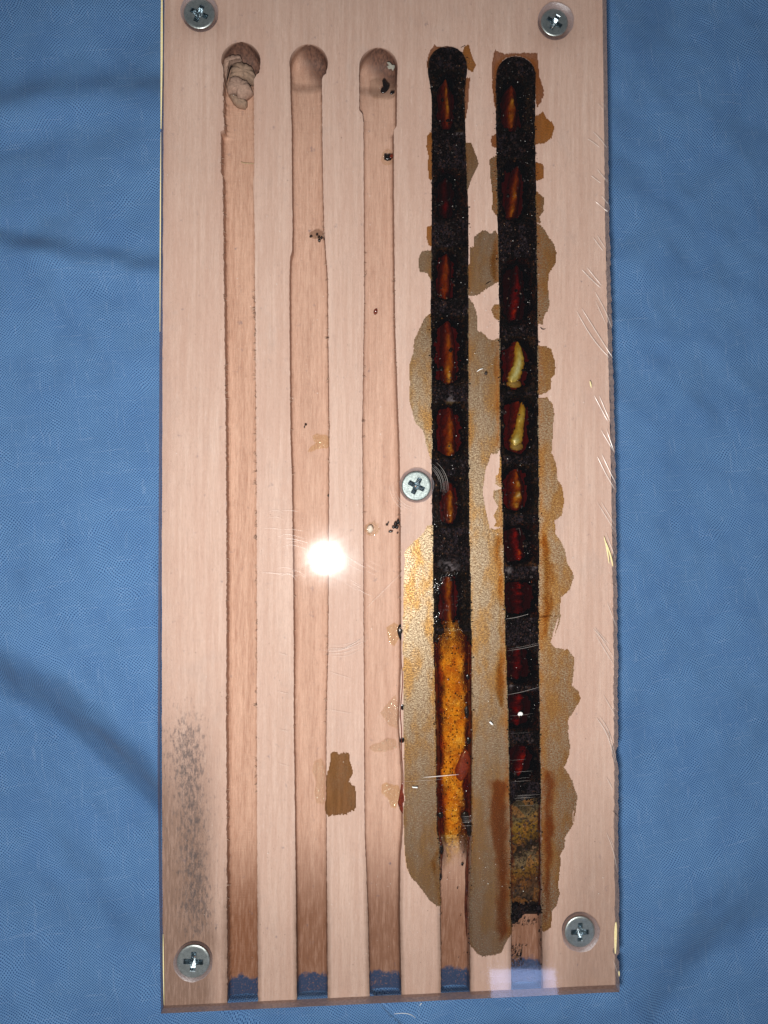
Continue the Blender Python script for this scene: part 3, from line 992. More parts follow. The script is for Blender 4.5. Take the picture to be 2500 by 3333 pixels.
# the long one, with a clean patch left bare in its middle
LEFT = ge(3, 'r', 2905, 965, -2)
LONG = Z('G', [(600, 600), (625, 650), (630, 780), (680, 800), (705, 840), (740, 845), (768, 830)]) + ge(4, 'l', 1105, 1455, 2) + \
    Z('H', [(770, 160), (722, 165), (690, 250), (675, 340), (665, 420), (685, 520), (700, 600), (712, 662), (760, 668), (795, 655)]) + ge(4, 'l', 1722, 3040, 2) + \
    Z('J', [(740, 935), (720, 965), (690, 1030), (640, 1055), (560, 1065), (520, 1040), (484, 1000)]) + ge(3, 'r', 3070, 965, -2)
S(LONG, M_FILM_TAUPE, amp=1.8)
S(Z('H', [(782, 165), (776, 290), (755, 310), (750, 360), (792, 392)]) + ge(4, 'l', 1588, 1482, 2), M_FILM_BROWN, amp=1.6)
S(Z('H', [(795, 400), (742, 410), (735, 450), (770, 520), (740, 580), (760, 620), (742, 652), (798, 655)]) + ge(4, 'l', 1714, 1595, 2), M_FILM_TAUPE, amp=1.6)
S(Z('G', [(720, 850), (765, 850)]) + ge(4, 'l', 1115, 1400, 2) + Z('H', [(750, 20), (745, 60), (760, 130)]) + ge(4, 'l', 1455, 1430, 0) + Z('G', [(740, 1300), (745, 1150), (715, 1080), (705, 1000), (735, 920)]), M_GLAZE_O, z0=.08, z1=.11, amp=1.5)
S(Z('H', [(735, 700), (800, 690)]) + ge(4, 'l', 1735, 2330, 2) + Z('I', [(760, 640), (735, 560), (720, 440), (755, 330), (765, 150)]) + Z('H', [(745, 1300), (765, 1100), (735, 900), (715, 780)]), M_GLAZE_O, z0=.08, z1=.11, amp=2.2)
S(Z('I', [(690, 1110), (760, 1090), (838, 1090)]) + ge(4, 'l', 2530, 3035, 2) + Z('J', [(725, 945), (690, 1010), (650, 960), (640, 900), (635, 450), (600, 300), (590, 20)]), M_GLAZE_R, z0=.08, z1=.11, amp=4.5, label="reddish brown stain along the dark groove")
# around and right of the second dark groove
S(Z('F', [(690, 360), (720, 382), (760, 392), (830, 385), (880, 378), (960, 380), (992, 382), (1000, 480), (1010, 560), (1035, 640), (1040, 690), (1020, 730), (990, 772), (976, 700), (978, 560), (940, 455), (850, 408), (760, 424), (712, 480), (692, 560), (698, 700), (700, 800), (680, 760), (663, 560), (670, 450)]), M_FILM_RUST, amp=2.6, label="ragged reddish stain around the groove end")
S(ge(4, 'r', 378, 470, -2) + Z('F', [(1000, 1035), (1040, 1030), (1100, 990), (1116, 920), (1100, 880), (1060, 850), (1030, 800), (1010, 820)]), M_FILM_ORANGE, amp=1.8)
S(ge(4, 'r', 530, 588, -2) + Z('F', [(1000, 1300), (1040, 1280), (1042, 1200), (1020, 1175)]), M_FILM_ORANGE, amp=1.5)
S(ge(4, 'r', 622, 722, -2) + Z('G', [(1060, 55), (1050, 10)]) + Z('F', [(1040, 1520), (1040, 1420)]), M_FILM_BROWN, amp=1.5)
S(ge(4, 'l', 435, 482, 2) + Z('F', [(665, 1055), (660, 1010), (668, 978)]), M_FILM_RUST, amp=1.5)
S(ge(4, 'l', 505, 705, 2) + Z('F', [(688, 1540), (665, 1500), (670, 1400), (655, 1280), (650, 1150)]), M_FILM_BROWN, amp=2.0)
S(ge(4, 'r', 725, 1055, -2) + Z('G', [(1075, 740), (1080, 680), (1100, 650), (1115, 600), (1105, 500), (1110, 400), (1150, 340), (1166, 260), (1150, 200), (1110, 150), (1075, 90)]), M_FILM_BROWN, amp=2.2)
S(ge(4, 'r', 1125, 1285, -2) + Z('G', [(1090, 1205), (1125, 1180), (1130, 1100), (1155, 1080), (1150, 980), (1130, 900), (1080, 885)]), M_FILM_BROWN, amp=2.2)
RIGHT = Z('I', [(1180, 10), (1150, 100), (1122, 190), (1170, 230), (1240, 240), (1285, 290), (1280, 390), (1265, 480), (1310, 520), (1330, 570), (1290, 640), (1240, 710), (1242, 800), (1255, 900), (1240, 980), (1215, 1030), (1270, 1120), (1310, 1230), (1280, 1330), (1270, 1440)]) + \
    Z('J', [(1200, 20), (1170, 90), (1165, 180), (1120, 260), (1115, 330), (1085, 380), (1090, 450), (1070, 560), (1080, 640), (1060, 720), (1030, 760), (1025, 870), (975, 900)])
RTOP = Z('G', [(1100, 1230), (1140, 1280), (1150, 1340), (1142, 1440)]) + Z('H', [(1140, 20), (1130, 150), (1160, 220), (1170, 330), (1200, 380), (1215, 480), (1200, 570), (1150, 610), (1160, 700), (1220, 810), (1240, 900), (1275, 960), (1280, 1010), (1250, 1080), (1190, 1130), (1190, 1280), (1150, 1400)])
S(RTOP + RIGHT[:1] + ge(4, 'r', 2010, 1295, -2), M_FILM_BROWN, amp=2.0)
S(RIGHT + ge(4, 'r', 3030, 2004, -2), M_FILM_BROWN, amp=2.2)
S(ge(4, 'r', 1700, 2090, -2)[::-1] + Z('H', [(1080, 640), (1130, 760), (1160, 900), (1150, 1050), (1165, 1180), (1130, 1300), (1110, 1410)]), M_GLAZE_O, z0=.08, z1=.11, amp=5)
S(ge(4, 'r', 2490, 3005, -2)[::-1] + Z('I', [(1090, 1010), (1150, 1060), (1180, 1150), (1150, 1300), (1190, 1430)]) + Z('J', [(1080, 100), (1060, 300), (1040, 500), (1035, 700), (1000, 840)]), M_GLAZE_R, z0=.08, z1=.11, amp=5)
# lone stain between the second and third grooves
S(Z('D', [(1120, 880), (1150, 870), (1180, 882), (1210, 880), (1242, 872), (1255, 960), (1262, 1010), (1240, 1060), (1280, 1100), (1292, 1180), (1270, 1250), (1220, 1275), (1170, 1268), (1120, 1285), (1095, 1260), (1090, 1080), (1100, 1010), (1115, 980)]), M_FILM_DARK, amp=3.6, label="lone brown stain between two empty grooves")
# ------------------------------------------------------------------ clear cover
CT = [(-300, 527), (0, 525.5), (900, 520), (1800, 516), (2500, 513), (2900, 518), (3299, 524)]
CRT = [(-300, 1969), (0, 1974), (700, 1983), (1000, 1990), (1400, 2001), (2000, 2010), (2700, 2013), (3229, 2017)]
SCREWS = [  # head centre, head radius px, ring centre, ring radius px, cross angle, bright, label
    ((648, 43), 50, (651, 40), 61, 22, False, "dull zinc cross head screw in the top left corner, cut by the picture edge"),
    ((1805, 72), 46, (1811, 67.5), 61, 30, False, "grey zinc cross head screw in a wide frosted countersink at top right"),
    ((1355.7, 1581.5), 48, (1356, 1581), 57, 25, True, "bright cross head screw in the middle of the cover beside the dark groove"),
    ((629, 3130.5), 52, (630, 3128), 61, 4, False, "dark cross head screw in the stained lower left corner"),
    ((1888, 3034), 50, (1889, 3032), 63, 1, False, "dark cross head screw in the lower right corner below the stain"),
]
SCRATCHES = []


def cover():
    global COVER
    zb, zt = .15 * MM, Z_TOP
    pts = []
    ly = np.arange(-300, 3300, 30.0)
    for y in ly[::-1]:
        pts.append((float(lerp_tab(CT, y)), float(y), 'l'))
    pts = [(524, 3299, 'l')] + pts
    ry = np.arange(-300, 3229, 9.0)
    # the right edge was broken along a saw line: shallow scallops
    ph = 0.0
    for y in ry:
        base = float(lerp_tab(CRT, y))
        per = 34 + 8 * math.sin(y * .013)
        ph += 9.0 / per
        sc1 = (ph % 1.0)
        amp = 3.0 * float(sstep(350, 900, y)) * float(sstep(3100, 2300, y)) + .8
        jig = (float(fbm(np.array(y / 25.0), np.array(0.0), 77, 3)) - .5) * 5 * float(sstep(300, 800, y))
        bite = -7.0 if 2427 < y < 2478 or 3105 < y < 3128 else 0.0
        pts.append((base + amp * (sc1 - .5) + jig + bite, float(y), 'r'))
    pts.append((2017, 3229, 'r'))
    for k in range(1, 40):
        t = k / 40
        pts.append((2017 + (524 - 2017) * t, 3229 + 70 * t + (float(fbm(np.array(t * 30), np.array(0.), 5)) - .5) * 1.5, 'b'))
    # drop consecutive duplicates
    bm = bmesh.new()
    T = [bm.verts.new(P(x, y, zt)) for x, y, _ in pts]
    B = []
    for v in T:
        B.append(bm.verts.new((v.co.x, v.co.y, zb)))
    n = len(T)
    et, eb = [], []
    for i in range(n):
        j = (i + 1) % n
        f = bm.faces.new((T[i], B[i], B[j], T[j]))
        f.material_index = {'l': 3, 'r': 2, 'b': 4}[pts[i][2] if pts[i][2] == pts[j][2] else ('b' if 'b' in (pts[i][2], pts[j][2]) else pts[i][2])]
        et.append(bm.edges.get((T[i], T[j])))
        eb.append(bm.edges.get((B[i], B[j])))
    for (hc, hr, rc, rr, ang, br, lab) in SCREWS:
        c = P(rc[0], rc[1], zt)
        R0 = rr / 13.4 * MM
        h = P(hc[0], hc[1], 2.0 * MM)
        c = Vector((.5 * (c.x + h.x), .5 * (c.y + h.y), 0))
        rings = []
        for (rad, z) in ((R0, zt), (R0 * .5 + 2.03 * MM, 1.75 * MM), (1.98 * MM, zb)):
            ring = []
            for k in range(64):
                a = 2 * math.pi * k / 64
                jr = 1 + (.012 * math.sin(a * 5 + ang) + .008 * math.sin(a * 11)) * (1 if z == zt else .3)
                ring.append(bm.verts.new((c.x + rad * jr * math.cos(a), c.y + rad * jr * math.sin(a), z)))
            rings.append(ring)
        for a_, b_ in zip(rings[:-1], rings[1:]):
            for k in range(64):
                f = bm.faces.new((a_[k], a_[(k + 1) % 64], b_[(k + 1) % 64], b_[k]))
                f.material_index = 1
                f.smooth = True
        et += [bm.edges.get((rings[0][k], rings[0][(k + 1) % 64])) for k in range(64)]
        eb += [bm.edges.get((rings[-1][k], rings[-1][(k + 1) % 64])) for k in range(64)]
    for k, es in enumerate((et, eb)):
        r = bmesh.ops.triangle_fill(bm, use_beauty=True, use_dissolve=False, edges=[e_ for e_ in es if e_])
        for f in r['geom']:
            if isinstance(f, bmesh.types.BMFace):
                f.material_index = 5 if k else 0
    COVER = bm_obj("clear_cover", bm, None, BLOCK, mats=[M_COVER, M_CONE, M_EDGE_R, M_EDGE_L, M_EDGE_B, M_UNDER])


cover()


# screws: countersunk heads with a real cross recess
def screw_mesh(radius, ang):
    N = 96
    V, Fc = [], []
    L_, wd = radius * .60, radius * .165

    def rc(th):
        best = 0
        for k in range(4):
            a = (th - math.radians(ang) - k * math.pi / 2 + math.pi) % (2 * math.pi) - math.pi
            if abs(a) < math.pi / 2 - .01:
                r1 = L_ / math.cos(a)
                r2 = wd / max(abs(math.sin(a)), 1e-4)
                best = max(best, min(r1, r2))
        return max(best, radius * .27)
    prof = [(radius * .86, 2.0), (radius * .91, 1.985), (radius * .95, 1.95), (radius * .98, 1.89), (radius, 1.80), (radius, 1.72), (1.82 * MM, .2), (1.75 * MM, -.4), (1.75 * MM, -13.0)]
    ths = [2 * math.pi * k / N for k in range(N)]
    # ring 0: cross rim; then the outer profile
    for th in ths:
        r = rc(th)
        V.append((r * math.cos(th), r * math.sin(th), 2.0 * MM))
    for (r, z) in prof:
        for th in ths:
            V.append((r * math.cos(th), r * math.sin(th), z * MM))
    for ring in range(len(prof)):
        for k in range(N):
            k2 = (k + 1) % N
            Fc.append((ring * N + k, (ring + 1) * N + k, (ring + 1) * N + k2, ring * N + k2))
    V.append((0, 0, -15.0 * MM))
    for k in range(N):
        Fc.append((len(prof) * N + k, len(V) - 1, len(prof) * N + (k + 1) % N))
    # recess
    V2, F2 = [], []
    levels = [(1.0, 2.0), (.93, 1.86), (.86, .95), (.55, .45)]
    for (s, z) in levels:
        for th in ths:
            r = rc(th) * s
            V2.append((r * math.cos(th), r * math.sin(th), z * MM))
    for ring in range(len(levels) - 1):
        for k in range(N):
            k2 = (k + 1) % N
            F2.append((ring * N + k, ring * N + k2, (ring + 1) * N + k2, (ring + 1) * N + k))
    V2.append((0, 0, -.1 * MM))
    for k in range(N):
        F2.append(((len(levels) - 1) * N + k, (len(levels) - 1) * N + (k + 1) % N, len(V2) - 1))
    return V, Fc, V2, F2


for (hc, hr, rc_, rr, ang, br, lab) in SCREWS:
    c = P(hc[0], hc[1], 2.0 * MM)
    tilt = Matrix.Rotation(math.radians(rnd.uniform(-.8, .8)), 4, 'X')
    V, Fc, V2, F2 = screw_mesh(hr / 13.3 * MM, -ang + 90)
    o = mesh_obj("screw", V, Fc, M_ZINC_BRIGHT if br else M_ZINC, BLOCK)
    sm = np.zeros(len(Fc), dtype=bool); sm[96:96 * 6] = True
    o.data.polygons.foreach_set("use_smooth", sm)
    o.location = (c.x, c.y, 0)
    o["label"] = lab
    r = mesh_obj("cross_recess", V2, F2, M_RECESS, o)


# scratches on the cover: thin raised burrs
def scratch(pts, wpx=1.6, parent=None, mat=None, name="scratch", z=None, hgt=.03):
    z = Z_TOP if z is None else z
    V, Fc = [], []
    n = len(pts)
    for i, (x, y) in enumerate(pts):
        x0, y0 = pts[max(0, i - 1)]
        x1, y1 = pts[min(n - 1, i + 1)]
        L = math.hypot(x1 - x0, y1 - y0) or 1
        nx_, ny_ = -(y1 - y0) / L, (x1 - x0) / L
        t = i / (n - 1)
        wq = wpx * (.25 + .75 * math.sin(math.pi * min(1, max(0, t * .9 + .05)))) / 2
        a, b = P(x + nx_ * wq, y + ny_ * wq, z), P(x - nx_ * wq, y - ny_ * wq, z)
        V += [(a.x, a.y, z), (b.x, b.y, z), ((a.x + b.x) / 2, (a.y + b.y) / 2, z + hgt * MM)]
    for i in range(n - 1):
        k = 3 * i
        Fc += [(k, k + 3, k + 5, k + 2), (k + 2, k + 5, k + 4, k + 1), (k + 1, k + 4, k + 3, k)]
    Fc += [(0, 2, 1), (3 * n - 3, 3 * n - 2, 3 * n - 1)]
    return mesh_obj(name, V, Fc, mat or M_SCRATCH, parent or COVER)


def curve(pts, n=10):
    """smooth polyline through 2-4 points"""
    P_ = [Vector((x, y, 0)) for x, y in pts]
    if len(P_) == 2:
        return [tuple(P_[0].lerp(P_[1], k / (n - 1))[:2]) for k in range(n)]
    out = []
    for k in range(n):
        t = k / (n - 1) * (len(P_) - 1)
        i = min(int(t), len(P_) - 2)
        f = t - i
        p0, p1, p2, p3 = P_[max(i - 1, 0)], P_[i], P_[i + 1], P_[min(i + 2, len(P_) - 1)]
        q_ = .5 * ((2 * p1) + (p2 - p0) * f + (2 * p0 - 5 * p1 + 4 * p2 - p3) * f * f + (3 * p1 - p0 - 3 * p2 + p3) * f ** 3)
        out.append((q_.x, q_.y))
    return out


SAW = [('F', [(1425, 740), (1470, 790)], 1.5), ('F', [(1455, 735), (1492, 775)], 1.5), ('F', [(1355, 1000), (1395, 1025), (1440, 1060)], 2.2), ('F', [(1400, 955), (1450, 1005), (1495, 1065)], 2.6),
       ('F', [(1380, 1265), (1450, 1318)], 2.2), ('F', [(1425, 1220), (1500, 1310)], 2.4), ('F', [(1410, 1450), (1500, 1525)], 1.8), ('F', [(1455, 1410), (1505, 1470)], 2),
       ('G', [(1410, 150), (1480, 245)], 1.8), ('G', [(1440, 140), (1492, 222)], 2), ('G', [(1335, 368), (1390, 425), (1462, 492)], 2.6), ('G', [(1370, 355), (1468, 475)], 1.8),
       ('G', [(1428, 580), (1500, 740)], 1.6), ('G', [(1425, 520), (1490, 640), (1538, 762)], 2.4), ('G', [(1300, 650), (1380, 790), (1450, 885), (1520, 962)], 2.8), ('G', [(1335, 632), (1440, 800), (1543, 962)], 2.6),
       ('G', [(1420, 1220), (1512, 1395)], 2.4), ('G', [(1452, 1218), (1525, 1390)], 2.2), ('H', [(1465, 0), (1550, 142)], 2.2), ('H', [(1500, -10), (1555, 150)], 2),
       ('H', [(1440, 178), (1500, 300), (1560, 402)], 2.6), ('H', [(1470, 163), (1520, 270), (1566, 362)], 2.2), ('H', [(1440, 490), (1560, 682)], 2.0), ('H', [(1465, 485), (1562, 645)], 1.8),
       ('H', [(1500, 700), (1562, 865)], 1.8), ('H', [(1505, 1160), (1570, 1332)], 1.8), ('H', [(1410, 1340), (1500, 1442)], 1.8), ('H', [(1428, 1342), (1520, 1450)], 1.5),
       ('I', [(1425, 135), (1550, 340)], 2.0), ('I', [(1420, 88), (1562, 312)], 1.6), ('I', [(1480, 545), (1560, 682)], 1.8), ('I', [(1435, 700), (1505, 810), (1562, 1002)], 2.8), ('I', [(1455, 690), (1520, 800), (1572, 1002)], 2.0),
       ('I', [(1500, 1100), (1545, 1182)], 1.8), ('J', [(1398, 230), (1440, 340), (1470, 480)], 2.0), ('J', [(1420, 260), (1450, 330)], 1.4), ('J', [(1440, 1080), (1475, 1180)], 1.8)]
for r_, pts, wpx in SAW:
    scratch(curve(Z(r_, pts), 8), wpx * 1.05)
for k in range(6):                                                    # circular tool marks round the middle screw
    R = 74 + k * 5.2 + rnd.uniform(-1.5, 1.5)
    a0 = math.radians(rnd.uniform(-62, -35)); a1 = math.radians(rnd.uniform(-12, 18))
    cx, cy = 1357 + rnd.uniform(-2, 2), 1583 + rnd.uniform(-2, 2)
    scratch([(cx + R * math.cos(a0 + (a1 - a0) * i / 11), cy + R * math.sin(a0 + (a1 - a0) * i / 11)) for i in range(12)], rnd.uniform(.5, 1.2))
for k in range(4):
    R = 72 + k * 5.5 + rnd.uniform(-1.5, 1.5)
    a0 = math.radians(rnd.uniform(95, 135)); a1 = math.radians(rnd.uniform(160, 190))
    cx, cy = 1357 + rnd.uniform(-2, 2), 1581 + rnd.uniform(-2, 2)
    scratch([(cx + R * math.cos(a0 + (a1 - a0) * i / 11), cy + R * math.sin(a0 + (a1 - a0) * i / 11)) for i in range(12)], rnd.uniform(.5, 1.1))
for k in range(9):                                                   # fan of bowed scuffs below the flash mirror
    y0 = 2101 + k * 4.2 + rnd.uniform(-2, 2)
    x0 = 1042 + rnd.uniform(-4, 40); x1 = 1195 + rnd.uniform(-30, 18)
    y1 = y0 - 34 + rnd.uniform(-6, 10)
    scratch(curve([(x0, y0), ((x0 + x1) / 2, (y0 + y1) / 2 + 13), (x1, y1)], 10), rnd.uniform(.5, 1.2))
for k in range(16):
    x0 = 840 + rnd.uniform(0, 110); y0 = 1660 + rnd.uniform(0, 220)
    scratch(curve([(x0, y0), (x0 + 30, y0 - 4 + rnd.uniform(-6, 6)), (x0 + rnd.uniform(50, 85), y0 + rnd.uniform(2, 16))], 8), rnd.uniform(.35, .7))
for k in range(12):
    x0 = 1130 + rnd.uniform(-10, 80); y0 = 1800 + rnd.uniform(0, 110)
    L = rnd.uniform(20, 60)
    scratch(curve([(x0, y0), (x0 + L * .5, y0 + L * .32), (x0 + L, y0 + L * .55)], 6), rnd.uniform(.35, .8))
scratch(curve(Z('I', [(265, 1100), (330, 1096), (420, 1088), (505, 1080)]), 10), 3.2)
scratch(curve(Z('I', [(130, 1128), (265, 1122), (400, 1112)]), 10), .8)
for (x0, y0, x1, y1, wq) in ((1645, 2015, 1720, 1999, 1.3), (1652, 2118, 1757, 2098, 1.0), (1655, 2112, 1757, 2092, .6), (1650, 2262, 1757, 2236, 1.1), (1660, 2330, 1735, 2322, .6)):
    scratch(curve([(x0, y0), ((x0 + x1) / 2, (y0 + y1) / 2 + 2), (x1, y1)], 9), wq)
for k in range(12):                                                   # brushed haze over the lower dark groove
    y0 = rnd.uniform(2380, 2640); x0 = rnd.uniform(1655, 1690)
    L = rnd.uniform(30, 85)
    scratch([(x0 + L * i / 5, y0 - 4 * i / 5 + rnd.uniform(-.4, .4)) for i in range(6)], rnd.uniform(.3, .6))
for k in range(10):
    y0 = rnd.uniform(2655, 2690); x0 = rnd.uniform(1500, 1512)
    scratch([(x0 + 6 * i, y0 - .3 * i) for i in range(6)], rnd.uniform(.3, .6))
scratch(curve(Z('C', [(1350, 1230), (1470, 1110), (1590, 990)]), 10), .9)
scratch([(1680, 1723), (1691, 1719)], .9); scratch([(1691, 1719), (1694, 1742)], .9)
for (x0, y0, x1, y1) in ((905, 2125, 935, 2135), (900, 2250, 940, 2260), (910, 2375, 940, 2382), (1070, 2187, 1145, 2210), (1070, 2310, 1150, 2325), (905, 2485, 940, 2495)):
    scratch(curve([(x0, y0), (x1, y1)], 6), 1.0)
# dark fine hairs stuck on the saw edge
for r_, pts in (('I', [(1545, 1328), (1565, 1345), (1586, 1368)]), ('J', [(1440, 80), (1460, 100), (1480, 122)]), ('H', [(1535, 1030), (1562, 1052)]), ('I', [(1508, 790), (1520, 810), (1525, 840)]), ('H', [(1535, 690), (1560, 740)])):
    scratch(curve(Z(r_, pts), 6), 1.3, mat=M_SPECK, name="dark_burr")
# scraps of yellow backing film left on the cover edge
scratch(curve([(527, -60), (526.5, 60), (526, 200), (524, 420)], 14), 7.0, mat=M_YELLOW, name="backing_scrap", hgt=.05)["label"] = "long pale yellow strip on the upper left edge"
scratch(curve([(523.5, 430), (522.5, 600), (521.5, 800), (520.5, 1080)], 14), 3.4, mat=M_YELLOW, name="backing_scrap", hgt=.05)
scratch(curve([(2005, 3002), (2004, 3040), (2003, 3104)], 8), 9.0, mat=M_YELLOW, name="backing_scrap", hgt=.05)["label"] = "short yellow scrap on the lower right edge"
scratch(curve([(2015, 3160), (2015.5, 3178)], 4), 4.5, mat=M_YELLOW, name="backing_scrap", hgt=.05)
scratch(curve([(531, 3040), (532, 3150), (534, 3270)], 8), 3.5, mat=M_YELLOW, name="backing_scrap", hgt=.05)
for r_, pts in (('H', [(1485, 720), (1505, 800), (1520, 900)]), ('H', [(1500, 760), (1530, 850), (1545, 920)]), ('G', [(1390, 1120), (1400, 1165)])):
    scratch(curve(Z(r_, pts), 6), 5.0, mat=M_YELLOW, name="backing_scrap", hgt=.03)


# dust on the cover and dark specks on the wood: far too many to count
def chips(name, n, area, z, smin, smax, mat, parent, dens=None, up_=.06):
    V, Fc = [], []
    made = 0
    while made < n:
        x, y = rnd.uniform(area[0], area[2]), rnd.uniform(area[1], area[3])
        if dens and rnd.random() > dens(x, y):
            continue
        s = smin * (smax / smin) ** (rnd.random() ** 2.2)
        a0 = rnd.uniform(0, 6.28)
        b = len(V)
        el = rnd.uniform(.4, 1)
        for k in range(4):
            a = a0 + k * math.pi / 2 + rnd.uniform(-.4, .4)
            px, py = s * math.cos(a), s * el * math.sin(a)
            p = P(x + px, y + py, z)
            V.append((p.x, p.y, z))
        p = P(x, y, z)
        V.append((p.x, p.y, z + up_ * MM))
        Fc += [(b, b + 1, b + 4), (b + 1, b + 2, b + 4), (b + 2, b + 3, b + 4), (b + 3, b, b + 4), (b + 3, b + 2, b + 1, b)]
        made += 1
    o = mesh_obj(name, V, Fc, mat, parent)
    o["kind"] = "stuff"
    return o


chips("surface_dust", 520, (545, 10, 1990, 3200), Z_TOP, .5, 1.7, M_DUST, COVER, up_=.03)
chips("surface_dust", 420, (1405, 180, 1765, 3000), Z_TOP, .45, 1.8, M_DUST, COVER, up_=.03)


def dn(x, y):
    for g in range(5):
        l, r_ = g_edges(g, np.array([y]))
        if l[0] - 3 < x < r_[0] + 3 and y > g_top(g):
            return 0
    return .35 + .65 * (x > 830 and x < 950 and y > 1300) + (1380 < x < 1660) * .4


chips("wood_speck", 420, (545, 10, 1975, 3230), .005 * MM, .5, 1.9, M_SPECK, BOARD, dn, up_=.02)


def lump(name, pts, mat, parent=None, z0=-2.0, z1=-.4, amp=2.0, seed=1, dome=.7, groove=None):
    """low lump with a traced outline: skirt at z0, rounded crown at z1"""
    ol = rough_outline(pts, amp, 4.5, seed)
    cx = sum(p[0] for p in ol) / len(ol)
    cy = sum(p[1] for p in ol) / len(ol)
    V, Fc = [], []
    n = len(ol)
    rings = [(1.0, z0), (.97, z0 + (z1 - z0) * .45), (.86, z0 + (z1 - z0) * .8), (.62, z0 + (z1 - z0) * .95), (.3, z1)]
    for (s, z) in rings:
        for (x, y) in ol:
            p = P(cx + (x - cx) * s, cy + (y - cy) * s, 0)
            zz = z + (float(fbm(np.array(x * s / 6), np.array(y * s / 6), seed, 3)) - .5) * .35 * (z1 - z0) * (s < .99)
            V.append((p.x, p.y, min(zz, -.02 if z1 < 0 else 99) * MM))
    p = P(cx, cy, 0)
    V.append((p.x, p.y, z1 * MM))
    for i in range(len(rings) - 1):
        for k in range(n):
            k2 = (k + 1) % n
            Fc.append((i * n + k, i * n + k2, (i + 1) * n + k2, (i + 1) * n + k))
    for k in range(n):
        Fc.append(((len(rings) - 1) * n + k, (len(rings) - 1) * n + (k + 1) % n, len(V) - 1))
    Fc.append(list(range(n))[::-1])
    return mesh_obj(name, V, Fc, mat, parent, smooth=True)


# ------------------------------------------------------------------ contents of the two dark grooves
def blob(name, path, mat, parent, nseg=14, sub=18, noise_a=.0, seed=0, flat=.8, ribs=0, widen=1.0, peak=1.0):
    """soft body along a path of (x px, y px, crest depth mm, radius px)"""
    pts = np.array(path, float)
    t_in = np.linspace(0, 1, len(pts))
    ts = np.linspace(0, 1, sub)
    X = [np.interp(ts, t_in, pts[:, k]) for k in range(4)]
    # soften the corners
    for _ in range(2):
        for k in range(4):
            X[k][1:-1] = (X[k][:-2] + 2 * X[k][1:-1] + X[k][2:]) / 4
    V, Fc = [], []
    for i in range(sub):
        endf = math.sqrt(max(0.0, 1 - (abs(2 * ts[i] - 1)) ** 5))
        r = max(X[3][i] * widen / 13.2 * MM * endf, 1e-5)
        if ribs:
            r *= 1 + .07 * math.sin(ts[i] * ribs * 2 * math.pi)
        zc = -X[2][i] * MM - r * flat
        c = P(X[0][i], X[1][i], 0.0)
        for k in range(nseg):
            a = 2 * math.pi * k / nseg
            rr = r * (1 + noise_a * (float(fbm(np.array(2.2 * math.cos(a) + 9), np.array(2.2 * math.sin(a) + 9 + ts[i] * 8.), seed, 3)) - .5) * 2)
            sa_ = math.sin(a)
            V.append((c.x + rr * math.cos(a), c.y, zc + rr * flat * math.copysign(abs(sa_) ** peak, sa_)))
    for i in range(sub - 1):
        for k in range(nseg):
            k2 = (k + 1) % nseg
            Fc.append((i * nseg + k, i * nseg + k2, (i + 1) * nseg + k2, (i + 1) * nseg + k))
    Fc += [tuple(range(nseg))[::-1], tuple((sub - 1) * nseg + k for k in range(nseg))]
    return mesh_obj(name, V, Fc, mat, parent, smooth=True)


def pool(name, g, y0, y1, mat, parent, ztop=-.22, zlow=-5.6, inset=1.5):
    """closed body of clear food filling groove g between two rows"""
    ys = np.linspace(y0, y1, max(4, int((y1 - y0) / 14)))
    l, r_ = g_edges(g, ys)
    NX = 7
    V, Fc = [], []
    n = len(ys)
    for lay in (0, 1):
        for i in range(n):
            for k in range(NX):
                x = l[i] + inset + (r_[i] - l[i] - 2 * inset) * k / (NX - 1)
                p = P(float(x), float(ys[i]), 0)
                z = (ztop - .05 * math.sin(i * .9 + k)) if lay == 0 else zlow
                V.append((p.x, p.y, z * MM))
    q_ = n * NX
    for i in range(n - 1):
        for k in range(NX - 1):
            a = i * NX + k
            Fc.append((a, a + NX, a + NX + 1, a + 1))
            Fc.append((q_ + a, q_ + a + 1, q_ + a + NX + 1, q_ + a + NX))
        Fc.append((i * NX, q_ + i * NX, q_ + (i + 1) * NX, (i + 1) * NX))
        a, b = i * NX + NX - 1, (i + 1) * NX + NX - 1
        Fc.append((a, b, q_ + b, q_ + a))
    for k in range(NX - 1):
        Fc.append((k, k + 1, q_ + k + 1, q_ + k))
        a = (n - 1) * NX + k
        Fc.append((a, q_ + a, q_ + a + 1, a + 1))
    return mesh_obj(name, V, Fc, mat, parent, smooth=False)


